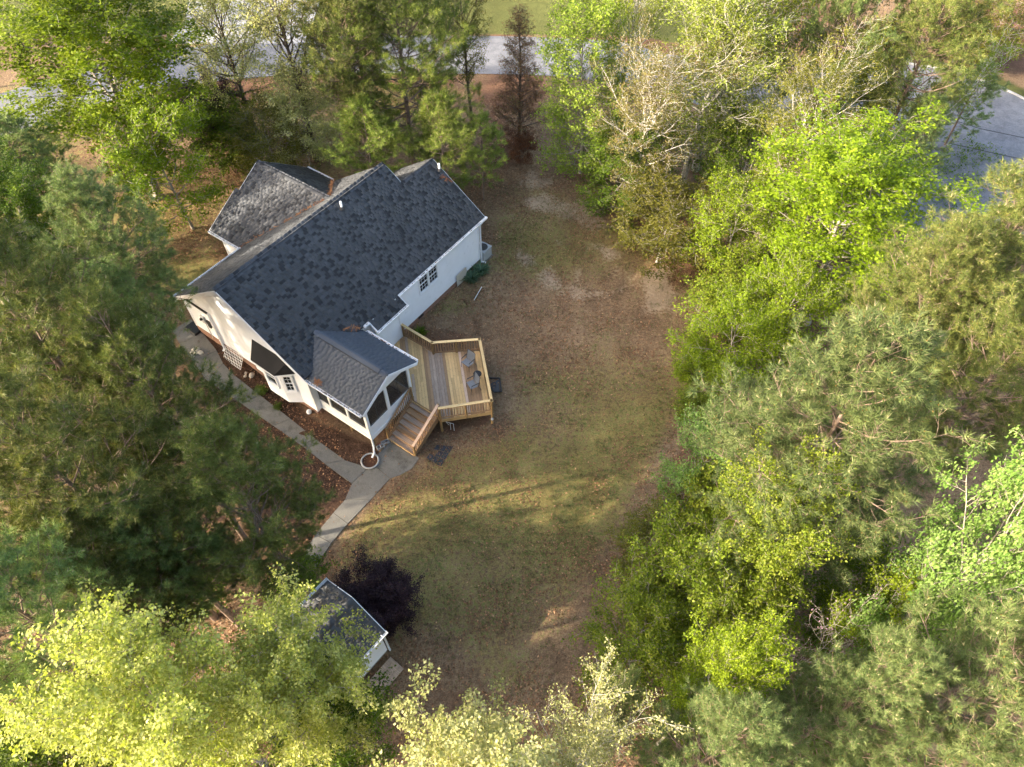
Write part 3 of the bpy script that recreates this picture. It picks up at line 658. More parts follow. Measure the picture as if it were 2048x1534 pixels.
gutter(q(17.32, EAVE_B, ze-.02), q(24.8, EAVE_B, ze-.02), (1, 0, 0)); gutter(q(14.75, EAVE_B, ze-.02), q(15.09, EAVE_B, ze-.02), (1, 0, 0))
gutter(q(15.05, -18.86, zF(-18.86)-.02), q(17.35, -18.86, zF(-18.86)-.02), (1, 0, 0))
gutter(q(10.66, BACK_B, zB(BACK_B)-.02), q(15.1, BACK_B, zB(BACK_B)-.02), (-1, 0, 0))
gutter(q(PE0, EAVE_B-.05, zPL(PE0, 0)-.02), q(PE0, PF-.04, zPL(PE0, 0)-.02), (0, -1, 0)); gutter(q(PE1, EAVE_B+.2, zPR(PE1, 0)-.02), q(PE1, PF-.04, zPR(PE1, 0)-.02), (0, 1, 0))
gutter(q(15.18, -31.3, 3.73), q(15.18, -28.75, 3.73), (0, -1, 0)); gutter(q(22.35, -31.0, 3.73), q(22.35, -28.9, 3.73), (0, 1, 0))
# soffit panels close the eaves
MB().box((EAVE_B-.25-B0, 17.33-A0, ze-.2), (EAVE_B-.02-B0, 24.7-A0, ze-.165)).build('soffit', M['white_trim'], house)
MB().box((BB-.02-B0, 15.13-A0, zF(-18.86)-.2), (-18.88-B0, 17.29-A0, zF(-18.86)-.165)).build('soffit', M['white_trim'], house)
# downspouts
def spout(pts, name='downspout', mat=None, w=.085):
    mb = MB()
    for i in range(len(pts) - 1): mb.beam(pts[i], pts[i+1], w, w * .75)
    for p in pts[1:-1]: mb.box((p[0]-w*.52, p[1]-w*.52, p[2]-w*.5), (p[0]+w*.52, p[1]+w*.52, p[2]+w*.5))
    return mb.build(name, mat or M['gutter'], house)
spout([q(GE+.22, EAVE_B+.06, ze-.12), q(GE+.1, WALL_F+.1, ze-.45), q(GE+.1, WALL_F+.1, gab(GE+.1, WALL_F)+.15), q(GE+.25, WALL_F+.3, gab(GE+.1, WALL_F)+.06)])
gl = gab(11.1, -16.2)
spout([q(PE0-.06, PF-.12, zPL(PE0, 0)-.1), q(11.16, -16.2, 3.3), q(11.16, -16.2, .55), q(10.98, -16.06, .22), q(10.75, -16.0, gl+.16)])
spout([q(10.66, BACK_B-.06, zB(BACK_B)-.1), q(GA-.1, WALL_K-.05, 3.75)], w=.07)
spout([q(GA-.1, -28.0, 4.02), q(GA-.1, -26.25, 3.95)], mat=M['dark_metal'], w=.09)
spout([q(GA-.1, -26.25, 3.98), q(GA-.1, -26.22, 1.3), q(GA-.3, -26.2, 1.18)], w=.11)
# pipes through the roof
for a, b, h in ((18.4, -23.55, .42), (24.55, -22.3, .42)):
    z = zF(b); pv = MB().lathe([(.0, h), (.055, h), (.06, h-.01), (.06, -.05)], q(a, b, z), 12).build('vent_pipe', M['pvc'], house, True)
    MB().lathe([(.062, .12), (.085, .07), (.16, .03), (.17, -.02)], q(a, b, z), 14).build('pipe_flashing', M['dark_metal'], pv, True)
# ---- windows
def window(c, along, out, w, z0, z1, cols, rows, two_sash=True, parent=house):
    """c = plan centre (a,b) on the wall face; along/out = plan unit vectors"""
    P = lambda t, o, z: q(c[0] + along[0]*t + out[0]*o, c[1] + along[1]*t + out[1]*o, z)
    def bar(mb, t0, t1, za, zb, o0, o1):
        mb.add([P(t0,o0,za),P(t1,o0,za),P(t1,o1,za),P(t0,o1,za),P(t0,o0,zb),P(t1,o0,zb),P(t1,o1,zb),P(t0,o1,zb)], [(0,3,2,1),(4,5,6,7),(0,1,5,4),(1,2,6,5),(2,3,7,6),(3,0,4,7)])
    h = w / 2; f = MB(); zm = (z0 + z1) / 2
    for t0, t1, za, zb in ((-h-.05,-h+.03,z0-.05,z1+.05),(h-.03,h+.05,z0-.05,z1+.05),(-h+.03,h-.03,z1-.02,z1+.05),(-h+.03,h-.03,z0-.05,z0+.03)): bar(f, t0, t1, za, zb, -.05, .04)
    if two_sash: bar(f, -h+.03, h-.03, zm-.02, zm+.02, -.04, .02)
    win = f.build('window', M['white_trim'], parent)
    s = MB(); bar(s, -h-.07, h+.07, z0-.085, z0-.052, -.02, .07); s.build('sill', M['white_trim'], win)
    sash = ((z0+.03, zm-.02), (zm+.02, z1-.02)) if two_sash else ((z0+.03, z1-.02),)
    mu = MB()
    for za, zb in sash:
        for i in range(cols):
            for j in range(rows):
                t0 = -h+.03 + (w-.06)*i/cols; t1 = -h+.03 + (w-.06)*(i+1)/cols; y0 = za + (zb-za)*j/rows; y1 = za + (zb-za)*(j+1)/rows
                p = MB(); bar(p, t0+.002, t1-.002, y0+.002, y1-.002, -.03, -.022); p.build('pane', M['glass'], win)
        for i in range(1, cols): t = -h+.03 + (w-.06)*i/cols; bar(mu, t-.006, t+.006, za, zb, -.02, -.004)
        for j in range(1, rows): y = za + (zb-za)*j/rows; bar(mu, -h+.03, h-.03, y-.006, y+.006, -.018, -.006)
    if mu.v: mu.build('muntins', M['white_trim'], win)
    return win
window((19.45, WALL_F+.02), (1, 0), (0, 1), .70, 2.44, 3.50, 3, 2); window((20.24, WALL_F+.02), (1, 0), (0, 1), .70, 2.44, 3.50, 3, 2)
# ---- bay on the gable end
bay = MB().prism([q(10.97,-23.02,.93), q(10.52,-22.52,.93), q(10.52,-21.18,.93), q(10.97,-20.55,.93)], (0, 0, 2.55)).build('bay', M['white'], house)
bw_pts = [(10.97,-23.02),(10.52,-22.52),(10.52,-21.18),(10.97,-20.55)]
for i in range(3):
    p0, p1 = bw_pts[i], bw_pts[i+1]; dx, dy = p1[0]-p0[0], p1[1]-p0[1]; L = math.hypot(dx, dy); n = (-dy/L, dx/L) if i != 9 else 0
    n = (n[0], n[1]) if n[0] < 0 else (-n[0], -n[1])
    lap_wall('bay_siding', p0, p1, .93, 3.4, None, n, parent=bay)
al = (.45/.774, .63/.774); window((10.735 - .63/.774*.068, -20.87 + .45/.774*.068), al, (-al[1], al[0]), .40, 1.98, 3.12, 2, 2, parent=bay)
window((10.46, -21.8), (0, 1), (-1, 0), .70, 2.05, 3.12, 1, 1, parent=bay)
br_pts = [(10.95,-23.2),(10.28,-22.7),(10.25,-21.08),(10.95,-20.33)]
mb = MB(); E_ = [q(a, b, 3.46) for a, b in br_pts]; T_ = [q(10.93, -23.05, 4.12), q(10.93, -20.6, 4.12)]
mb.add(E_ + T_ + [(x, y, z-.09) for x, y, z in E_], [(0,1,4),(1,2,5,4),(2,3,5),(6,9,8,7),(0,6,7,1),(1,7,8,2),(2,8,9,3),(0,3,9,6),(0,4,5,3)])
mb.build('bay_roof', M['black_roof'], bay)
mb = MB()
for i in range(3): mb.beam(q(*br_pts[i], 3.35), q(*br_pts[i+1], 3.35), .03, .1)
mb.build('bay_fascia', M['white_trim'], bay)
# ---- screened porch
PW0, PW1, PFB = 11.25, 14.25, -16.30
pf = MB().box((WALL_F+.03-B0, PW0+.03-A0, .80), (PFB-.03-B0, PW1-.03-A0, .96)).build('porch_floor', M['wood_brown'], house)
for i in range(21):
    b = PFB - .12 - i * .155
    if b < WALL_F + .12: break
    MB().box((b-.07-B0, PW0+.05-A0, .962), (b+.07-B0, PW1-.05-A0, .985)).build('floor_board', M['wood_grey'], pf)
def pbox(name, a0, a1, b0, b1, z0, z1, mat=None, par=house): return MB().box((min(b0,b1)-B0, min(a0,a1)-A0, z0), (max(b0,b1)-B0, max(a0,a1)-A0, z1)).build(name, mat or M['white_trim'], par)
# rim, knee walls, posts, headers
pbox('porch_skirt', PW0-.02, PW1+.02, PFB-.02, PFB+.035, .86, 1.12); pbox('porch_skirt', PW0-.035, PW0+.02, PFB-.03, WALL_F+.02, .86, 1.12); pbox('porch_skirt', PW1-.02, PW1+.035, PFB-.03, WALL_F+.02, .86, 1.12)
pbox('knee_wall', PW0+.08, PW1-.08, PFB-.05, PFB+.01, 1.121, 1.78, M['white']); pbox('knee_wall', PW0-.01, PW0+.05, WALL_F+.03, PFB-.08, 1.121, 1.60, M['white']); pbox('knee_wall', PW1-.05, PW1+.01, WALL_F+.03, PFB-.08, 1.121, 1.60, M['white'])
pbox('porch_rail', PW0+.06, PW1-.06, PFB-.07, PFB+.04, 1.781, 1.85); pbox('porch_rail', PW0-.04, PW0+.07, WALL_F+.03, PFB-.06, 1.601, 1.66); pbox('porch_rail', PW1-.07, PW1+.04, WALL_F+.03, PFB-.06, 1.601, 1.66)
for a in (PW0, PW1):
    for b in (PFB, -17.58, -18.76): 
        w = .075 if b == PFB else .06
        pbox('porch_post', a-w, a+w, b-w, b+w, 1.122 if b == PFB else 1.66, 3.62)
pbox('porch_post', 12.60, 12.77, PFB-.05, PFB+.05, 1.85, 3.58)
pbox('porch_header', PW0+.075, PW1-.075, PFB-.06, PFB+.055, 3.52, 3.74)
pbox('porch_header', PW0-.05, PW0+.06, WALL_F+.02, PFB-.08, 3.45, 3.70); pbox('porch_header', PW1-.06, PW1+.05, WALL_F+.02, PFB-.08, 3.45, 3.70)
MB().prism([q(PW0, PFB-.03, 3.74), q(PW1, PFB-.03, 3.74), q(PA, PFB-.03, zPL(PA, 0)-.16)], (.06, 0, 0)).build('porch_gable', M['white'], house)
pbox('screen_panel', PW0+.08, 12.59, PFB-.004, PFB+.002, 1.852, 3.518, M['screen']); pbox('screen_panel', 12.78, PW1-.08, PFB-.004, PFB+.002, 1.852, 3.518, M['screen'])
for a in (PW0, PW1):
    for b0, b1 in ((WALL_F+.05, -18.825), (-18.695, -17.645), (-17.515, PFB-.08)): pbox('screen_panel', a-.003, a+.003, b0, b1, 1.662, 3.448, M['screen'])
for a in (11.95, 13.5):
    pbox('screen_bar', a-.012, a+.012, PFB-.02, PFB-.006, 1.86, 3.51, M['galv'])
for a, b in ((PW0+.1, PFB-.1), (PW1-.1, PFB-.1), (PW0+.1, -17.8), (12.75, PFB-.1)): pbox('porch_pier', a-.07, a+.07, b-.07, b+.07, -.2, .8, M['wood_post'])
pbox('access_panel', 22.03, 22.93, WALL_F+.1, WALL_F+.13, .62, 1.45, M['panel'])
# foundation vents (dark slots) and the meter on the gable end
for a in (18.9, 23.5): pbox('foundation_vent', a-.22, a+.22, WALL_F-.02, WALL_F+.03, .72, .90, M['black'])
mt = pbox('utility_meter', GA-.12, GA-.02, -27.2, -26.95, 2.75, 3.25, M['galv']); MB().lathe([(.0, .05), (.07, .045), (.085, 0), (.085, -.05)], q(GA-.16, -27.08, 3.1), 14).build('meter_dial', M['glass'], mt)
MB().tube([q(GA-.06, -27.05, 2.75), q(GA-.06, -27.05, 1.7), q(GA-.06, -27.1, 1.5)], .022, 8).build('conduit', M['galv'], mt)
pbox('utility_box', GA-.11, GA-.02, -26.8, -26.62, 2.6, 3.1, M['dark_metal'])
# pine straw caught in the valleys
def straw(name, path, n, width, label, L=.16, mat='straw'):
    P = np.array([HM @ Vector(p) for p in path]); t = RNG.random(n); sg = np.minimum((t * (len(P)-1)).astype(int), len(P)-2); fr = (t * (len(P)-1) - sg)[:, None]
    c = P[sg] * (1-fr) + P[sg+1] * fr + RNG.normal(0, 1, (n, 3)) * (width, width, .012) + (0, 0, .05); a = RNG.random(n) * 6.28
    d = np.stack([np.cos(a), np.sin(a), RNG.normal(0, .2, n)], 1) * L; s = np.stack([-np.sin(a), np.cos(a), a * 0], 1) * .012
    v = np.stack([c - d - s, c - d + s, c + d], 1).reshape(-1, 3); me = fast_mesh(name, v, np.arange(3*n).reshape(-1, 3), np.repeat(RNG.random(n), 3)); me.materials.append(M[mat])
    tag(link(bpy.data.objects.new(name, me)), label, 'pine straw', kind='stuff')
vb = RB - (RZ - (WRZ - .73*3.08))/SL
straw('pine_straw', [q(WRA+.1, bw-.05, WRZ-.05), q(22.3, vb, 3.78)], 190, .03, 'rust pine straw lying in the valley behind the street wing')
straw('pine_straw', [q(WRA-.2, bw-.1, WRZ-.05), q(15.2, RB-(RZ-3.75)/SL, 3.75)], 110, .05, 'thin rust pine straw along the lit wing valley')
straw('pine_straw', [q(14.5, EAVE_B-.05, 3.95), q(13.9, EAVE_B-.45, 4.2)], 60, .04, 'rust pine straw heap at the porch valley by the nook')
straw('pine_straw', [q(PE0+.1, -18.9, 3.83), q(PE0+.12, -18.7, 3.84)], 60, .05, 'rust pine straw clump on the porch gutter by the bay')
straw('pine_twig', [q(24.3, -22.05, zF(-22.05)), q(24.62, -21.55, zF(-21.55))], 30, .03, 'curved dead twig on the shingles below the far vent pipe', .2)

# ------------------------------------------------------------------ deck and stairs
DZ = 1.10
DA, DB = 15.5, -15.5
deck = empty('deck', (*wl(DA, DB), 0), -YAW, 'raised angular wooden deck with rails and wide stairs beside the porch', 'deck')
def k(a, b, z): return (b - DB, a - DA, z)
C1, C2, C3, C4, C5 = (17.08, -19.24), (17.03, -17.14), (18.63, -15.28), (15.85, -12.46), (14.01, -14.24)
DPOLY = [(14.30,-19.58),(15.28,-19.58),(15.28,-19.25),(17.08,-19.25),(17.08,-17.16),C3,C4,C5,(14.12,-14.42),(14.12,-16.24),(14.30,-16.24)]
R2 = math.sqrt(.5)
WP = [((a + b) * R2, (b - a) * R2) for a, b in DPOLY]        # (w across, l along the boards)
def board_mat(w):
    for lim, m in ((-2.2, None), (-1.25, None), (-.70, 'wood_new'), (-.46, 'wood_brown'), (.24, 'wood_grey'), (.36, 'wood_brown'), (1.16, 'wood_new'), (1.30, 'wood_pink'), (1.93, 'wood_brown'), (9, 'wood_new')):
        if w < lim: return m or random.choice(('wood_new', 'wood_brown', 'wood_grey'))
w = -3.2; BW = .142
while w < 2.5:
    i0, i1 = crossings(WP, 0, w + .004), crossings(WP, 0, w + BW - .008); im = crossings(WP, 0, w + BW/2)
    src = (i0, i1) if len(i0) == len(i1) == len(im) else (im, im)
    for (l0, h0), (l1, h1) in zip(*src):
        if min(h0 - l0, h1 - l1) < .1: continue
        mb = MB(); zz = DZ + random.uniform(-.003, .003)
        cut = []
        lm = None
        if h0 - l0 > 3.4: lm = l0 + random.uniform(.35, .65) * (h0 - l0)
        segs = [((l0, l1), (h0, h1))] if lm is None else [((l0, l1), (lm-.003, lm-.003)), ((lm+.003, lm+.003), (h0, h1))]
        for (a_, b_), (c_, d_) in segs:
            mid = ((a_ + c_) / 2, w + BW / 2); o = empty  # board stands in its own frame so that the grain runs along it
            ca, cb = (mid[1] - mid[0]) * R2, (mid[1] + mid[0]) * R2
            loc = Vector(k(ca, cb, zz)); ang = math.atan2(-R2, R2)      # local direction of boards: +b,-a
            me = MB(); y0, y1 = -BW/2 + .004, BW/2 - .004
            me.add([(a_-mid[0], y0, -.035), (c_-mid[0], y0, -.035), (d_-mid[0], y1, -.035), (b_-mid[0], y1, -.035), (a_-mid[0], y0, 0), (c_-mid[0], y0, 0), (d_-mid[0], y1, 0), (b_-mid[0], y1, 0)], [(0,3,2,1),(4,5,6,7),(0,1,5,4),(1,2,6,5),(2,3,7,6),(3,0,4,7)])
            bo = me.build('deck_board', M[board_mat(w)], deck); bo.location = loc; bo.rotation_euler = (0, 0, ang)
    w += BW
def member(name, p, r, w, h, mat, par=deck, roll_up=(0, 0, 1)):
    """timber lying between p and r; its own x axis runs along it"""
    p, r = Vector(p), Vector(r); d = r - p; L = d.length; mb = MB().box((-L/2, -w/2, -h/2), (L/2, w/2, h/2)); o = mb.build(name, M[mat] if isinstance(mat, str) else mat, par)
    d.normalize(); up = Vector(roll_up)
    if abs(d.dot(up)) > .98: up = Vector((1, 0, 0))
    y = up.cross(d).normalized(); z = d.cross(y); o.matrix_local = Matrix.Translation((p + r) / 2) @ Matrix((d, y, z)).transposed().to_4x4(); return o
BAL = None
def rail_run(p, r, z0, z1, posts=True, n=None, base0=None, base1=None, cap='wood_rail', par=deck):
    """baluster rail between plan points; z0/z1 floor height at each end"""
    L = math.hypot(r[0]-p[0], r[1]-p[1]); P = lambda t, dz: k(p[0]+(r[0]-p[0])*t, p[1]+(r[1]-p[1])*t, z0+(z1-z0)*t+dz)
    member('top_rail', P(-.02, .92), P(1.02, .92), .14, .036, cap); member('upper_rail', P(0, .86), P(1, .86), .036, .085, 'wood_brown'); member('bottom_rail', P(0, .12), P(1, .12), .036, .085, 'wood_brown')
    n = int(L / .135)
    for i in range(1, n):
        t = i / n
        if abs(t - .5) < .5 / n and L > 2.2: continue
        member('baluster', P(t, .10), P(t, .90), .034, .034, 'wood_brown')
    if L > 2.2: member('post', P(.5, -.25), P(.5, .90), .088, .088, 'wood_post')
for p, r in ((C1, C2), (C2, C3), (C3, C4), (C4, C5)): rail_run(p, r, DZ, DZ)
for c in (C1, C2, C3, C4, C5): member('post', k(*c, gab(*c) - .1), k(*c, DZ + .9), .09, .09, 'wood_post')
for p, r in ((C1, C2), (C2, C3), (C3, C4), (C4, C5), ((14.06, -14.4), (14.06, -16.2)), (C5, (14.06, -14.42))): member('fascia_board', k(*p, DZ - .15), k(*r, DZ - .15), .04, .23, 'wood_new')
for s in np.linspace(.15, .85, 6): # joists under the boards
    a0 = 14.3 + s * 2.4
    member('joist', k(a0, -19.0 + s, DZ - .16), k(a0 - .1, -14.6, DZ - .16), .04, .2, 'wood_brown')
# stairs
SB0, SB1 = -16.10, -14.48; NT = 7; RUN, RISE = .287, .147
for i in range(NT):
    z = DZ - RISE * (i + 1); a = 14.10 - RUN * i
    for j, (o0, o1) in enumerate(((.0, .138), (.144, .292))): member('tread', k(a - (o0+o1)/2, SB0, z), k(a - (o0+o1)/2, SB1, z), o1 - o0, .036, random.choice(('wood_grey', 'wood_grey', 'wood_brown')) if i < NT-1 else 'wood_grey')
    member('riser', k(a - .012, SB0, z + RISE/2), k(a - .012, SB1, z + RISE/2), .02, RISE - .04, 'wood_brown')
ae = 14.10 - RUN * NT
member('riser', k(ae - .02, SB0 - .05, .07), k(ae - .02, SB1 + .05, .07), .04, .16, 'wood_new')
for b in (SB0 - .03, SB1 + .03):
    mb = MB().prism([k(14.12, b-.02, DZ), k(14.12, b-.02, DZ-.35), k(ae+.1, b-.02, -.05), k(ae-.05, b-.02, -.05), k(ae-.05, b-.02, .14)], (.04, 0, 0)); mb.build('stringer', M['wood_brown'], deck)
member('top_rail', k(14.15, SB0-.06, DZ+.95), k(ae+.1, SB0-.06, .92), .09, .036, 'wood_brown'); member('top_rail', k(14.15, SB1+.06, DZ+.92), k(ae-.02, SB1+.06, .92), .14, .036, 'wood_pink')
for b in (SB0 - .06, SB1 + .06):
    member('bottom_rail', k(14.15, b, DZ+.13), k(ae+.02, b, .2), .036, .085, 'wood_brown')
    for i in range(1, 16): t = i / 16; a = 14.15 + (ae + .05 - 14.15) * t; z = DZ + (.12 - DZ) * t; member('baluster', k(a, b, z + .1), k(a, b, z + .86), .034, .034, 'wood_brown')
    member('post', k(ae + .03, b, -.1), k(ae + .03, b, .94), .09, .09, 'wood_post'); member('post', k(14.16, b, .0), k(14.16, b, DZ + .93), .09, .09, 'wood_post')
ML = MB().lathe([(.0, .09), (.05, .085), (.075, .05), (.07, .0), (.03, -.05), (.0, -.05)], k(15.72, -12.36, .62), 12).build('post_light', M['galv'], deck, True)

# ------------------------------------------------------------------ things on and around the deck
def chair(a, b, yaw_deg, label, name='patio_chair'):
    x, y = wl(a, b); t = empty(name, (x, y, DZ + .004), math.radians(yaw_deg), label, 'chair', 'sling chairs on the deck')
    # faces +x locally; 0.56 wide
    for s in (-1, 1):
        fr = MB(); y0 = s * .27
        fr.tube([(.25, y0, .0), (.22, y0, .40), (.20, y0, .60), (-.20, y0, .62), (-.26, y0, .60)], .012, 6); fr.build('arm_frame', M['dark_metal'], t)
        MB().tube([(-.32, y0, 0), (-.16, y0, .40), (-.28, y0, .98)], .012, 6).build('rear_leg', M['dark_metal'], t)
        MB().beam((.2, y0, .625), (-.2, y0, .645), .045, .018).build('armrest', M['dark_metal'], t)
    MB().tube([(.24, -.27, .38), (.24, .27, .38)], .011, 6).build('front_bar', M['dark_metal'], t)
    MB().tube([(-.28, -.27, .98), (-.30, 0, 1.0), (-.28, .27, .98)], .012, 6).build('back_bar', M['dark_metal'], t)
    m = MB()
    prof = [(.25, .415), (.15, .40), (.0, .385), (-.14, .39)]; m.add([p for x_, z_ in prof for p in ((x_, -.25, z_), (x_, .25, z_))] + [p for x_, z_ in prof for p in ((x_, -.25, z_-.012), (x_, .25, z_-.012))], [(2*i, 2*i+1, 2*i+3, 2*i+2) for i in range(3)] + [(8+2*i, 10+2*i, 11+2*i, 9+2*i) for i in range(3)] + [(0, 8, 9, 1)]); m.build('seat', M['sling'], t)
    m = MB(); prof = [(-.15, .42), (-.20, .58), (-.245, .78), (-.275, .96)]; m.add([p for x_, z_ in prof for p in ((x_, -.25, z_), (x_, .25, z_))] + [p for x_, z_ in prof for p in ((x_-.014, -.25, z_), (x_-.014, .25, z_))], [(2*i, 2*i+1, 2*i+3, 2*i+2) for i in range(3)] + [(8+2*i, 10+2*i, 11+2*i, 9+2*i) for i in range(3)] + [(6, 7, 15, 14)]); m.build('backrest', M['sling'], t)
    return t
# local +x of the chair in world: facing direction
def face(da, db): d = np.array(U) * da + np.array(V) * db; return math.degrees(math.atan2(d[1], d[0]))
chair(17.42, -15.12, face(-1, -.10), 'grey sling patio chair nearer the upper deck corner')
chair(16.42, -14.05, face(-.95, -.45), 'grey sling patio chair below the round black table')
x, y = wl(17.02, -14.22); t = empty('side_table', (x, y, DZ + .004), 0, 'small round black side table between the two grey chairs', 'table')
MB().lathe([(.0, .50), (.20, .50), (.215, .49), (.215, .47), (.2, .465), (.0, .465)], (0, 0, 0), 24).build('table_top', M['black'], t)
for i in range(3):
    an = i * 2.094 + .4; MB().tube([(.16*math.cos(an), .16*math.sin(an), .47), (.10*math.cos(an), .10*math.sin(an), .25), (.17*math.cos(an), .17*math.sin(an), 0)], .011, 6).build('leg', M['dark_metal'], t)
# white folding stand under the deck edge
x, y = wl(14.36, -13.86); t = empty('metal_stand', (x, y, 0), -YAW + .3, 'thin white metal stand half under the front deck edge', 'stand')
for s in (-.09, .09): MB().tube([(s, 0, 0), (s, 0, .62)], .014, 6).build('leg', M['wire'], t)
MB().tube([(-.32, 0, .62), (.1, 0, .62)], .014, 6).build('top_bar', M['wire'], t); MB().tube([(-.3, 0, .62), (-.3, .25, 0)], .014, 6).build('brace', M['wire'], t)
# black metal frame lying beside the deck
c = gp(985, 775); t = empty('folded_stand', c, 0, 'flat black metal frame lying on the leaves right of the deck', 'stand')
F = [gp(*p) - c for p in [(978,757),(999,758),(1003,785),(988,787),(975,766)]]
for i in range(5):
    p, r = F[i], F[(i+1) % 5]; MB().beam((p[0], p[1], .05 + .02*i), (r[0], r[1], .04 + .03*((i+1) % 5)), .06, .05).build('bar', M['black'], t)
MB().prism([(F[1][0]*.9, F[1][1]*.9, .03), (F[2][0]*.8, F[2][1]*.8, .03), (F[3][0]*.7, F[3][1]*.7, .03), (F[4][0]*.4, F[4][1]*.4+.1, .03)], (0, 0, .02)).build('sheet', M['dark_metal'], t)
# slate pavers
pv = empty('paver_mat', gp(880, 912), 0, 'square of dark slate pavers on the lawn beside the stairs', 'pavers')
PT = [np.array(gp(*p)) for p in [(874,890),(907,893),(882,934),(852,917)]]
for i in range(3):
    for j in range(3):
        if (i, j) in ((0, 1),): continue
        f = lambda s, r: (PT[0]*(1-s)+PT[1]*s)*(1-r) + (PT[3]*(1-s)+PT[2]*s)*r
        g = .012 + .01 * ((i+j) % 2); c4 = [f(i/3+g, j/3+g), f((i+1)/3-g, j/3+g), f((i+1)/3-g, (j+1)/3-g), f(i/3+g, (j+1)/3-g)]
        MB().prism([(p[0]-pv.location.x, p[1]-pv.location.y, .0) for p in c4], (0, 0, .03 + .006*((i*2+j) % 3))).build('paver', M['slate'], pv)
# ring planter under the downspout
c = gp(740.5, 923.5); t = MB().tube([(c[0]+.42*math.cos(a), c[1]+.42*math.sin(a), c[2]+.09) for a in np.linspace(0, 2*math.pi, 28, endpoint=False)], .045, 8, True).build('planter_ring', M['block'], None, True)
tag(t, 'pale round planter ring at the foot of the porch downspout', 'planter')
MB().lathe([(.0, .05), (.25, .05), (.385, .04), (.385, .0)], (c[0], c[1], c[2]), 20).build('soil', M['litter'], t)
# cinder blocks, clay pot piece and timber edging by the stairs
def cblock(px, py, rz, label, L=.4, W=.2, H=.19):
    p = gp(px, py); o = MB(); 
    for x0, x1 in ((-L/2, -L/2+.035), (-.017, .017), (L/2-.035, L/2)): o.box((x0, -W/2+.03, 0), (x1, W/2-.03, H))
    o.box((-L/2, -W/2, 0), (L/2, -W/2+.03, H)); o.box((-L/2, W/2-.03, 0), (L/2, W/2, H)); e = o.build('cinder_block', M['block']); e.location = p; e.rotation_euler = (0, 0, rz); tag(e, label, 'block', 'cinder blocks by the stairs')
cblock(771, 887, .55, 'grey cinder block lying against the stair foot, nearer the stairs'); cblock(762, 896, .6, 'grey cinder block nearest the planter ring by the stairs')
p = gp(758.5, 890.5); o = MB().lathe([(.05, .02), (.10, .0), (.12, .10), (.10, .11), (.085, .03), (.0, .02)], (0, 0, .0), 14).build('clay_pot', M['clay'], None, True); o.location = p; o.rotation_euler = (.5, .3, 0); tag(o, 'small broken orange clay pot beside the cinder blocks', 'pot')
p, r = gp(760, 904), gp(781, 881); o = MB().beam((p[0], p[1], p[2]+.05), (r[0], r[1], r[2]+.05), .05, .12).build('edging_board', M['wood_brown']); tag(o, 'brown timber edging board along the concrete pad', 'board')
# condenser, post, access stick, rocks, globe, trellis
c = gp(961, 520); t = empty('condenser', (c[0]+.15, c[1]+.3, c[2]), -YAW, 'grey air conditioner condenser behind the far house corner', 'condenser')
MB().box((-.38, -.38, .06), (.38, .38, .72)).build('cabinet', M['ac'], t, bevel=.02); MB().box((-.40, -.40, .721), (.40, .40, .76)).build('lid', M['galv'], t, bevel=.01); MB().box((-.45, -.45, 0), (.45, .45, .06)).build('base_pad', M['concrete'], t)
MB().lathe([(.30, .761), (.30, .79), (.05, .80), (0, .80)], (0, 0, 0), 20).build('fan_guard', M['dark_metal'], t)
c = gp(976, 512); o = MB().box((-.14, -.1, 0), (.14, .1, .25)).build('disconnect_box', M['panel'], None, bevel=.02); o.location = c; o.rotation_euler = (0, 0, -YAW); tag(o, 'small tan box on the ground right of the condenser', 'box')
p, r = gp(964, 582), gp(948, 601); o = MB().tube([(p[0], p[1], p[2]+.35), (r[0], r[1], r[2]+.02)], .018, 8).build('white_pole', M['pvc']); tag(o, 'thin white pole slanting above the lawn below the green clump', 'pole')
def rock(px, py, r, label, mat='stone', group=None, name='rock'):
    p = gp(px, py); u_, v_ = np.meshgrid(np.linspace(0, 2*math.pi, 9)[:-1], np.linspace(-1.3, 1.5, 6)); R = r * (1 + RNG.normal(0, .12, u_.shape))
    vs = np.stack([R*np.cos(u_)*np.cos(v_), R*np.sin(u_)*np.cos(v_)*.8, R*np.sin(v_)*.7 + r*.4], -1).reshape(-1, 3); f = []
    for i in range(5):
        for j in range(8): f.append((i*8+j, i*8+(j+1) % 8, (i+1)*8+(j+1) % 8, (i+1)*8+j))
    me = fast_mesh(name, vs, np.array(f), smooth=True); me.materials.append(M[mat]); o = link(bpy.data.objects.new(name, me)); o.location = p; o.rotation_euler = (0, 0, px); tag(o, label, 'rock', group)
rock(504, 752, .17, 'pale round boulder on the mulch below the white trellis'); rock(491, 753, .10, 'small pale rock just left of the round boulder'); rock(492, 747, .09, 'smaller pale rock above its twin on the mulch')
for i, (px, py) in enumerate([(384,707),(389,702),(394,706),(397,700),(386,713),(402,707)]): rock(px, py, .13 + .02 * (i % 3), ('leftmost pale stone of the small pile beneath the left pines', 'pale stone at the top left of the small pile beneath the pines', 'middle pale stone of the small pile beneath the left pines', 'topmost pale stone of the small pile beneath the left pines', 'lowest pale stone of the small pile beneath the left pines', 'rightmost pale stone of the small pile beneath the left pines')[i], 'panel', 'pale stones piled beneath the left pines', 'stone')
c = gp(619, 826); o = MB().lathe([(0, 0), (.09, .0), (.13, .06), (.135, .13), (.10, .21), (.04, .25), (0, .25)], (0, 0, 0), 14).build('globe', M['pvc'], None, True); o.location = c; tag(o, 'white round globe on the mulch below the bay', 'ornament')
p0, p1 = q(GA-.22, -25.9, gab(10.7, -25.9)), q(GA-.2, -24.55, gab(10.7, -24.55)); t = empty('trellis', HM @ Vector(q(GA-.3, -25.2, gab(10.7, -25.2))), -YAW, 'white wire trellis leaning on the brick below the gable wall', 'trellis')
mb = MB()
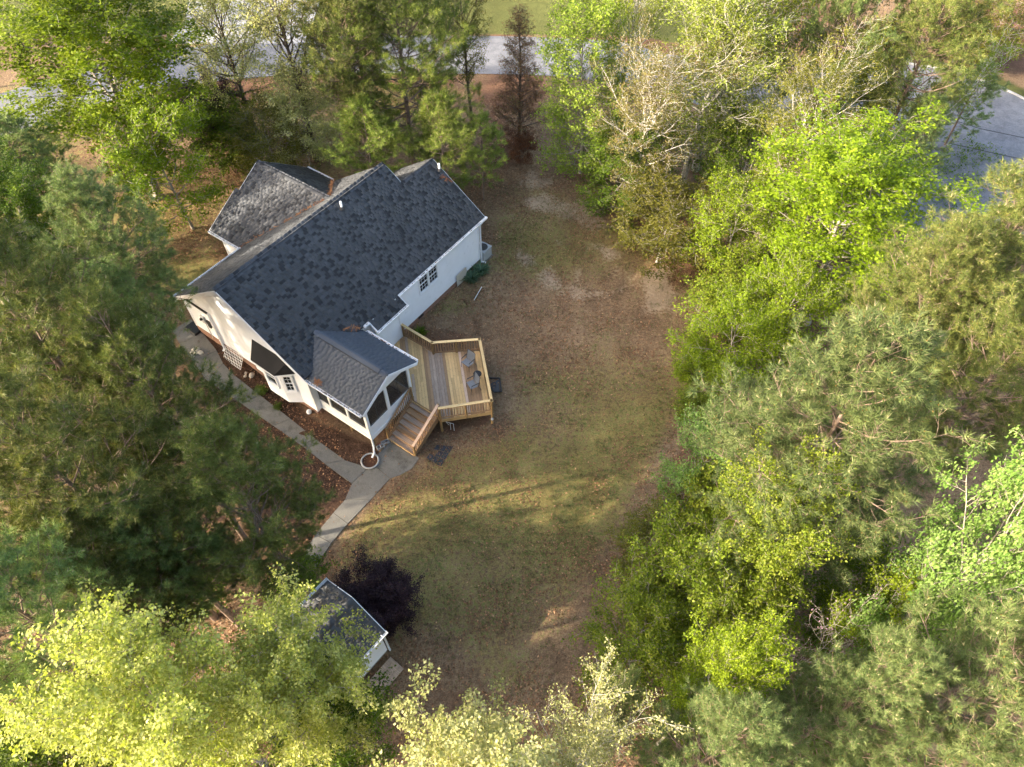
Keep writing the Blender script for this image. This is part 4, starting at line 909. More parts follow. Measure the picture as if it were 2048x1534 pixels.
for s in np.linspace(-.65, .65, 12): mb.beam((s, -.25, .0), (s, .16, .62), .016, .016)
for z in np.linspace(0, 1, 6): mb.beam((-.65, -.25+.41*z, .62*z), (.65, -.25+.41*z, .62*z), .018, .018)
mb.build('wire_grid', M['wire'], t)
c = gp(390, 659); o = MB().box((-.45, -.3, 0), (.45, .3, .16)).build('black_bin', M['black'], None, bevel=.03); o.location = c; o.rotation_euler = (0, 0, -YAW); tag(o, 'low black tray on the ground at the gable corner', 'tray')
# mailbox across the road
c = gp(531, 66); t = empty('mailbox', c, 0, 'white mailbox post beside the pale driveway across the road', 'mailbox')
MB().box((-.06, -.06, 0), (.06, .06, 1.05)).build('post', M['pvc'], t); MB().prism([(-.1, -.25, 1.05), (.1, -.25, 1.05), (.1, -.25, 1.2), (.05, -.25, 1.27), (-.05, -.25, 1.27), (-.1, -.25, 1.2)], (0, .5, 0)).build('box', M['white_trim'], t)

# ------------------------------------------------------------------ shed
SU = np.array([.63, .778]); SU /= np.hypot(*SU); SV = np.array([SU[1], -SU[0]])
so = np.array([-6.14, 9.88]); shed = empty('shed', (so[0], so[1], 0), math.atan2(SV[1], SV[0]), 'white shed with grey shingle roof beside the dark purple bush', 'shed')
SL_, SW, SE, SR = 5.2, 1.62, 2.5, 3.32         # length (towards -y), half width, eave and ridge height
def sq(x, y, z): return (x, y, z)
mb = MB()
for s in (-1, 1): mb.add([(0, .0, SR), (s*SW, 0, SE), (s*SW, -SL_, SE), (0, -SL_, SR), (0, 0, SR-.1), (s*SW, 0, SE-.1), (s*SW, -SL_, SE-.1), (0, -SL_, SR-.1)], [(0,1,2,3),(4,7,6,5),(0,4,5,1),(1,5,6,2),(2,6,7,3)])
sroof = mb.build('roof', M['underlay'], shed)
for s in (-1, 1):
    run = math.hypot(SW, SR - SE); up = np.array([-s*SW, 0, SR-SE]) / run; ex = np.array([0, -1., 0]) * s * -1; nn = np.cross(ex, up)
    if nn[2] < 0: ex = -ex; nn = -nn
    vs, fs, rr = [], [], []
    for i in range(int(run / EXPO) + 1):
        y = 0.
        while y < SL_:
            wd = random.choice(WID); wd = min(wd, SL_ - y)
            if wd > .03:
                base = np.array([s*SW, -(y if ex[1] < 0 else y + wd), SE]) + up * min(i * EXPO, run - EXPO * 1.3) + nn * .004
                v, f = shingle_geo(wd, .004, .0); fs.append(f + 8*len(vs)); vs.append(v @ np.stack([ex, up, nn], 1).T + base); rr.append(np.full(8, random.random()))
            y += wd
    me = fast_mesh('shingles', np.concatenate(vs), np.concatenate(fs), np.concatenate(rr)); me.materials.append(M['shingle_shed']); tag(link(bpy.data.objects.new('shingles', me), sroof), kind='stuff')
B0s = (B0, A0)
def shed_wall(x0, y0, x1, y1, top):
    mb = MB(); z = .25; n = Vector((y1-y0, -(x1-x0), 0)).normalized()
    while z < top:
        zt = min(z + .12, top); mb.add([(x0+n.x*.016, y0+n.y*.016, z), (x1+n.x*.016, y1+n.y*.016, z), (x1, y1, zt), (x0, y0, zt), (x0-n.x*.05, y0-n.y*.05, z), (x1-n.x*.05, y1-n.y*.05, z)], [(0,1,2,3),(4,5,1,0)]); z = zt
    mb.build('wall', M['white'], shed)
shed_wall(SW-.18, -SL_+.15, SW-.18, -.15, SE-.02); shed_wall(SW-.18, -.15, -SW+.18, -.15, SE-.02); shed_wall(-SW+.18, -.15, -SW+.18, -SL_+.15, SE-.02); shed_wall(-SW+.18, -SL_+.15, SW-.18, -SL_+.15, SE-.02)
MB().prism([(-SW+.18, -.2, SE-.02), (SW-.18, -.2, SE-.02), (0, -.2, SR-.12)], (0, .05, 0)).build('gable', M['white'], shed)
MB().box((-SW+.2, -SL_+.2, -.1), (SW-.2, -.2, .25)).build('base', M['block'], shed)
for s in (-1, 1):
    g = MB(); x = s * (SW + .055); g.beam((x, .05, SE-.09), (x, -SL_, SE-.09), .11, .012); g.beam((s*(SW+.11), .05, SE-.05), (s*(SW+.11), -SL_, SE-.05), .014, .1); g.beam((s*(SW+.116), .05, SE), (s*(SW+.116), -SL_, SE), .025, .018); g.beam((s*SW, .045, SE-.05), (s*(SW+.12), .045, SE-.05), .012, .1)
    gu = g.build('gutter', M['gutter'], shed)
    hb = MB()
    for i in range(5): hb.beam((s*(SW-.03), -.2-1.1*i, SE+.012), (s*(SW+.13), -.2-1.1*i, SE+.012), .03, .015)
    hb.build('gutter_strap', M['gutter'], gu)
    MB().beam((0, .02, SR-.07), (s*SW, .02, SE-.07), .03, .12).build('rake_board', M['white_trim'], shed)
sp = MB(); sp.beam((SW+.06, -.05, SE-.1), (SW-.1, -.08, SE-.35), .08, .06); sp.beam((SW-.1, -.08, SE-.35), (SW-.1, -.08, .15), .08, .06); sp.build('downspout', M['gutter'], shed)
rp = empty('ramp', tuple(so + SV * 2.1 - SU * 1.0) + (0,), math.atan2(SV[1], SV[0]), 'weathered grey plank ramp along the shed wall', 'ramp')
for i in range(4): MB().box((-.38 + .19*i, -.95, .10 + .0), (-.20 + .19*i, .75, .14)).build('plank', M['wood_grey'], rp)
for y in (-.7, .5): MB().box((-.36, y-.04, 0), (.36, y+.04, .098)).build('bearer', M['wood_brown'], rp)

# ------------------------------------------------------------------ vegetation
def nrm(v): return v / (np.linalg.norm(v, axis=-1, keepdims=True) + 1e-9)
class Wood:
    def __init__(s): s.v = []; s.f = []; s.n = 0
    def tube(s, P, R, n):
        m = len(P); d = np.empty_like(P); d[1:-1] = P[2:] - P[:-2]; d[0] = P[1] - P[0]; d[-1] = P[-1] - P[-2]; d = nrm(d)
        ref = np.array([0, 0, 1.]) if abs(d[0][2]) < .8 else np.array([1., 0, 0])
        x = nrm(np.cross(d, ref)); y = np.cross(x, d); a = np.arange(n) * (2 * math.pi / n)
        V_ = P[:, None] + (x[:, None] * np.cos(a)[None, :, None] + y[:, None] * np.sin(a)[None, :, None]) * R[:, None, None]
        i = np.arange(m * n).reshape(m, n); j = np.roll(i, -1, 1)
        s.f.append(np.stack([i[:-1], j[:-1], j[1:], i[1:]], -1).reshape(-1, 4) + s.n); s.v.append(V_.reshape(-1, 3)); s.n += m * n
    def mesh(s, name, mat):
        me = fast_mesh(name, np.concatenate(s.v), np.concatenate(s.f), smooth=True); me.materials.append(mat); return me
def path(r, p, d, L, n, up, wob):
    P = [np.array(p, float)]; d = nrm(np.array(d, float)); st = L / n
    for _ in range(n):
        d = nrm(d + np.array([0, 0, up / n]) + r.normal(0, wob, 3)); P.append(P[-1] + d * st)
    return np.array(P), d
def perp_dir(r, d, ang, flat=.6):
    h = r.normal(0, 1, 3) * (1, 1, flat); h -= d * (h @ d); return nrm(d * math.cos(ang) + nrm(h) * math.sin(ang))
def leaf_mesh(name, r, T0, T1, TR, per, spread, size, ctr, out=.5, droop=.25, asp=.72, mat=None, up=.7):
    n = len(T0) * per; k = np.repeat(np.arange(len(T0)), per); t = r.random(n)[:, None] ** .8
    p = T0[k] * (1 - t) + T1[k] * t + r.normal(0, spread, (n, 3))
    nn = nrm(r.normal(0, .75, (n, 3)) + np.array([0, 0, up]) + nrm(p - ctr) * out)
    d = r.normal(0, 1, (n, 3)) + nrm(p - ctr) * .5; d -= nn * (d * nn).sum(1, keepdims=True); d = nrm(d) ; d[:, 2] -= droop; d = nrm(d)
    s = np.cross(nn, d); l = (size * r.uniform(.5, 1.35, n))[:, None]; w = l * asp * .5
    v = np.stack([p, p + d*l*.42 + s*w + nn*l*.10, p + d*l - nn*l*.08, p + d*l*.42 - s*w + nn*l*.10], 1).reshape(-1, 3)
    i = np.arange(n) * 4; f = np.concatenate([np.stack([i, i+1, i+2], 1), np.stack([i, i+2, i+3], 1)])
    rv = np.clip(.55 * TR[k] + .45 * r.random(n), 0, 1)
    me = fast_mesh(name, v, f, np.repeat(rv, 4)); me.materials.append(mat or M['leaf_green']); return me
PROTO = {}
def broadleaf(key, seed, H, R, base, nl, nsub, ntw, per, size, spread=.10, tw=.55, stems=1, shape='round', up=.6, el=(18, 68), asp=.72, rad=.022, droop=.25, lean=.02, droopy=0, thick=1.0):
    r = np.random.default_rng(seed); W, B = Wood(), Wood(); T0, T1, TR = [], [], []
    for st in range(stems):
        d0 = np.array([0, 0, 1.]) if stems == 1 else nrm(np.array([math.cos(st*2.3+seed)*.32, math.sin(st*2.3+seed)*.32, 1.]))
        P, _ = path(r, (r.normal(0, .1*(stems > 1), 3) * (1, 1, 0)), d0, H * .94 * r.uniform(.9, 1.0), 12, .1, lean)
        rt = H * rad / math.sqrt(stems); tr = rt * (1 - np.linspace(0, 1, 13) ** 1.1 * .93); tr[0] *= 1.35; W.tube(P, tr, 8)
        n_ = max(4, int(nl / stems)); az0 = r.random() * 6.28
        for i in range(n_):
            s = (i + r.random()) / n_; t = base + (1 - base) * s * .98; f = t * 12; k = min(int(f), 11); o = P[k] + (P[k+1] - P[k]) * (f - k)
            if shape == 'round': env = math.sqrt(max(.06, 1 - ((s - .38) / .66) ** 2))
            elif shape == 'cone': env = 1.02 - .9 * s
            elif shape == 'vase': env = .45 + .6 * s if s < .8 else .93 - (s - .8) * 2.5
            else: env = 1 - .5 * s
            az = az0 + i * 2.4 + r.normal(0, .35); e = math.radians(el[0] + (el[1] - el[0]) * s + r.normal(0, 7)); L = R * env * r.uniform(.75, 1.12) / max(.45, math.cos(e) + .15)
            d = np.array([math.cos(az) * math.cos(e), math.sin(az) * math.cos(e), math.sin(e)])
            Q, _ = path(r, o, d, L, 6, up * (1 - s), .10); rl = thick * max(.012, min(tr[k] * .55, .018 * L + .01)); lr = rl * (1 - np.linspace(0, 1, 7) * .85)
            W.tube(Q, lr, 5)
            ns = max(3, int(nsub * (.45 + .55 * L / R)))
            for j in range(ns):
                u = .22 + .78 * (j + r.random()) / ns; g = u * 6; kk = min(int(g), 5); o2 = Q[kk] + (Q[kk+1] - Q[kk]) * (g - kk); dd = nrm(Q[kk+1] - Q[kk])
                L2 = (L * .42 * (1.15 - .7 * u) + .25) * r.uniform(.6, 1.2); d2 = perp_dir(r, dd, math.radians(r.uniform(30, 62)))
                S, _ = path(r, o2, d2, L2, 4, .25 - droopy, .14); r2 = max(.007 * thick, lr[kk] * .45); B.tube(S, r2 * (1 - np.linspace(0, 1, 5) * .75), 4)
                nt_ = max(2, int(ntw * (.5 + L2 / (R * .4)) * .6))
                for m in range(nt_):
                    u3 = .2 + .8 * (m + r.random()) / nt_; g3 = u3 * 4; k3 = min(int(g3), 3); o3 = S[k3] + (S[k3+1] - S[k3]) * (g3 - k3); d3 = perp_dir(r, nrm(S[k3+1] - S[k3]), math.radians(r.uniform(20, 65)), .8)
                    e3 = o3 + nrm(d3 + np.array([0, 0, .15 - droopy])) * tw * r.uniform(.5, 1.3); B.tube(np.array([o3, (o3+e3)/2 + r.normal(0, .02, 3), e3]), np.array([.006, .005, .003]) * thick, 3)
                    T0.append(o3); T1.append(e3); TR.append(r.random())
    T0, T1, TR = np.array(T0), np.array(T1), np.array(TR); ctr = np.array([0, 0, H * (base + .25)])
    PROTO[key] = dict(H=H, R=R, hc=(base + (1 - base) * .5) if shape != 'low' else .5, parts=[('trunk', W.mesh('trunk', M['bark_grey']), 'wood'), ('branches', B.mesh('branches', M['bark_grey']), 'wood'),
        ('crown', leaf_mesh('crown', r, T0, T1, TR, per, spread, size, ctr, asp=asp, droop=droop), 'leaf')])
    return len(T0) * per
def tufts(name, r, C, D, per, ln, width, mat, rv=None, shoot=.10):
    n = len(C) * per; k = np.repeat(np.arange(len(C)), per); t = r.random(n)[:, None]; ax = D[k]
    h = r.normal(0, 1, (n, 3)); h -= ax * (h * ax).sum(1, keepdims=True); h = nrm(h); ang = (np.radians(24 + 78 * (1 - t[:, 0]) * r.uniform(.45, 1.15, n)))[:, None]
    d = nrm(ax * np.cos(ang) + h * np.sin(ang) + np.array([0, 0, -.05])); o = C[k] + ax * (t - .5) * shoot * 2
    l = (ln * r.uniform(.7, 1.15, n))[:, None]; s = nrm(np.cross(d, r.normal(0, 1, (n, 3)))) * width * .5
    v = np.stack([o - s, o + s, o + d * l], 1).reshape(-1, 3)
    rr = np.clip(.5 * (r.random(len(C)) if rv is None else rv)[k] + .5 * r.random(n), 0, 1)
    me = fast_mesh(name, v, np.arange(3 * n).reshape(-1, 3), np.repeat(rr, 3)); me.materials.append(mat); return me
def pine(key, seed, H, R, base, nl, nsub, per=38, ln=.21, shape='pine', tuft_gap=.30, candles=True):
    r = np.random.default_rng(seed); W, B = Wood(), Wood(); C, D = [], []
    P, _ = path(r, (0, 0, 0), (0, 0, 1), H * .97, 14, .1, .012); rt = H * .0095; tr = rt * (1 - np.linspace(0, 1, 15) ** 1.2 * .9); W.tube(P, tr, 8)
    az = r.random() * 6.28
    for i in range(nl):
        s = (i + r.random()) / nl; t = base + (1 - base) * s * .985; f = t * 14; k = min(int(f), 13); o = P[k] + (P[k+1] - P[k]) * (f - k)
        env = (min(1, .62 + 1.3 * s) if s < .35 else 1.0) * (1 - max(0, s - .45) ** 1.25 * 1.62); env = max(.14, env)
        az += 2.4 + r.normal(0, .5); e = math.radians(4 + 44 * s + r.normal(0, 8)); L = R * env * r.uniform(.7, 1.15)
        d = np.array([math.cos(az) * math.cos(e), math.sin(az) * math.cos(e), math.sin(e)])
        Q, dl = path(r, o, d, L, 6, .55, .09); rl = max(.014, min(tr[k] * .5, .014 * L + .008)); lr = rl * (1 - np.linspace(0, 1, 7) * .8); W.tube(Q, lr, 5)
        C.append(Q[-1]); D.append(nrm(dl + np.array([0, 0, .4])))
        ns = max(3, int(nsub * (.4 + .6 * L / R)))
        for j in range(ns):
            u = .28 + .72 * (j + r.random()) / ns; g = u * 6; kk = min(int(g), 5); o2 = Q[kk] + (Q[kk+1] - Q[kk]) * (g - kk); dd = nrm(Q[kk+1] - Q[kk])
            L2 = (L * .36 * (1.2 - .75 * u) + .22) * r.uniform(.6, 1.2); d2 = perp_dir(r, dd, math.radians(r.uniform(35, 70)), .45)
            S, ds = path(r, o2, d2, L2, 3, .6, .12); B.tube(S, max(.007, lr[kk] * .45) * (1 - np.linspace(0, 1, 4) * .7), 4)
            C.append(S[-1]); D.append(nrm(ds + np.array([0, 0, .5])))
            for m in range(int(L2 / tuft_gap)):
                u3 = .3 + .7 * r.random(); g3 = u3 * 3; k3 = min(int(g3), 2); o3 = S[k3] + (S[k3+1] - S[k3]) * (g3 - k3); d3 = nrm(perp_dir(r, nrm(S[k3+1] - S[k3]), math.radians(r.uniform(25, 60)), .7) + np.array([0, 0, .35]))
                e3 = o3 + d3 * r.uniform(.15, .38); B.tube(np.array([o3, e3]), np.array([.007, .005]), 3); C.append(e3); D.append(d3)
    C, D = np.array(C), nrm(np.array(D)); rv = r.random(len(C))
    parts = [('trunk', W.mesh('trunk', M['bark_pine']), 'wood'), ('branches', B.mesh('branches', M['bark_pine']), 'wood'), ('crown', tufts('crown', r, C, D, per, ln, .014, M['needle'], rv), 'leaf')]
    if candles:
        sel = r.random(len(C)) < .55; c, d = C[sel], D[sel]; hi = (c[:, 2] > H * .74) & (r.random(len(c)) < .4)
        vs, fs, rr = [], [], []
        for p, dd, tall in zip(c, d, hi):
            cnt = 3 if tall else 2
            for _ in range(cnt):
                d2 = nrm(dd + r.normal(0, .22, 3) + np.array([0, 0, .5 if tall else .1])); x = nrm(np.cross(d2, r.normal(0, 1, 3))); y = np.cross(d2, x); L = r.uniform(.10, .20) if tall else r.uniform(.035, .07); w = .013 if tall else .017; b = p + dd * .08; n = len(vs)
                vs += [b + x*w, b - x*.5*w + y*.87*w, b - x*.5*w - y*.87*w, b + d2*L]; fs += [(n, n+1, n+3), (n+1, n+2, n+3), (n+2, n, n+3)]; rr += [(r.uniform(.6, 1) if tall else r.uniform(0, .4))] * 4
        me = fast_mesh('candles', np.array(vs), np.array(fs), rr); me.materials.append(M['candle']); parts.append(('candles', me, 'keep'))
    PROTO[key] = dict(H=H, R=R, hc=base + (1 - base) * .52, parts=parts)
    return len(C) * per
cnt = {}
for i in range(3): cnt['tulip%d' % i] = broadleaf('tulip%d' % i, 40 + i, 18, 4.6, .26, 46, 11, 7, 20, .15, .14, .6, rad=.011)
for i in range(3): cnt['open%d' % i] = broadleaf('open%d' % i, 60 + i, 15, 4.4, .28, 38, 10, 6, 14, .12, .14, .6, shape='vase' if i else 'round', el=(30, 75), rad=.013)
for i in range(2): cnt['twiggy%d' % i] = broadleaf('twiggy%d' % i, 65 + i, 14, 4.6, .22, 34, 11, 6, 15, .115, .15, .6, shape='vase', el=(28, 76), rad=.014, thick=1.4)
for i in range(2): cnt['full%d' % i] = broadleaf('full%d' % i, 70 + i, 12, 3.2, .05, 60, 9, 6, 14, .125, .12, .5, shape='round', el=(0, 60), rad=.010)
for i in range(3): cnt['under%d' % i] = broadleaf('under%d' % i, 80 + i, 7, 2.7, .18, 28, 9, 7, 18, .10, .11, .45, shape='round', el=(5, 55), up=.2, rad=.009)
for i in range(2): cnt['bush%d' % i] = broadleaf('bush%d' % i, 100 + i, 2.6, 1.45, .10, 36, 7, 5, 16, .080, .07, .28, stems=5, el=(15, 65), rad=.012)
cnt['purple'] = broadleaf('purple', 111, 2.6, 1.5, .08, 40, 9, 7, 34, .06, .08, .25, stems=6, el=(10, 70), rad=.014)
cnt['sapling'] = broadleaf('sapling', 120, 9, 2.2, .25, 24, 7, 5, 9, .10, .10, .5, shape='vase', el=(40, 72), rad=.009, stems=2)
cnt['bare'] = broadleaf('bare', 130, 5.5, 2.3, .15, 26, 8, 5, 2, .05, .02, .4, stems=4, el=(35, 75), rad=.010)
cnt['cedar'] = broadleaf('cedar', 140, 12, 2.3, .10, 90, 8, 5, 12, .11, .08, .35, shape='cone', el=(8, 50), asp=.3, rad=.010)
for i in range(4): cnt['pine%d' % i] = pine('pine%d' % i, 200 + i, 17, 3.3, .36, 76, 12, 42, .22, tuft_gap=.19)
cnt['pinefull'] = pine('pinefull', 210, 15, 5.0, .10, 84, 13, 36, .27, tuft_gap=.22)
cnt['pinesmall'] = pine('pinesmall', 215, 8, 1.9, .25, 34, 8, 38, .20, tuft_gap=.15)
print('LEAVES', cnt)
WOODMAT = {'twiggy': 'bark_pale', 'full': 'bark_grey', 'tulip': 'bark_grey', 'open': 'bark_pale', 'under': 'bark_grey', 'bush': 'bark_dark', 'sapling': 'bark_pale', 'bare': 'bark_grey', 'cedar': 'bark_dark', 'pine': 'bark_pine', 'purple': 'bark_dark'}
FOOT = {'big glossy lime': (318, 396), 'pale cream green tree': (632, 320), 'large full pine': (828, 330), 'russet brown': (1037, 287), 'bright green column': (1160, 345), 'pale cream tree with': (1362, 378), 'tawny leaning': (1402, 384), 'tall yellow green': (1390, 340), 'thin white stemmed': (1812, 292)}
def plant(proto, leaf, px, py, rpx, h, label, name, cat='tree', group=None, wood=None, lift=0.0):
    pr = PROTO[proto]; zc = pr['hc'] * h; foot = next((v for kk, v in FOOT.items() if label.startswith(kk)), None)
    if foot: p = gp(*foot); p = np.array([p[0], p[1], p[2] + zc]); R = rpx * depth_at(p) / FPX       # the photograph shows where it stands
    else: p = at(px, py, zc); zc += float(gz(p[0], p[1])); p = at(px, py, zc); R = rpx * depth_at(p) / FPX
    s = R / pr['R']; t = empty(name, (p[0], p[1], float(gz(p[0], p[1])) - .03), random.random() * 6.28, label, cat, group); t.scale = (s, s, h / pr['H'])
    wm = M[wood] if wood else M[next(v for kk, v in WOODMAT.items() if proto.startswith(kk))]
    for nme, me, kind in pr['parts']:
        o = bpy.data.objects.new(nme, me); link(o, t)
        if kind != 'keep':
            o.material_slots[0].link = 'OBJECT'; o.material_slots[0].material = wm if kind == 'wood' else M[leaf]
        if kind == 'leaf' or kind == 'keep': o['kind'] = 'stuff'
    return t
PL = 'pines of the left grove'; PR_ = 'pines of the right wood'; TR_ = 'broadleaf trees of the right wood'; US = 'understory at the lawn edge'; FR = 'trees between house and road'; BT = 'trees along the bottom'; FB = 'trees beyond the road'
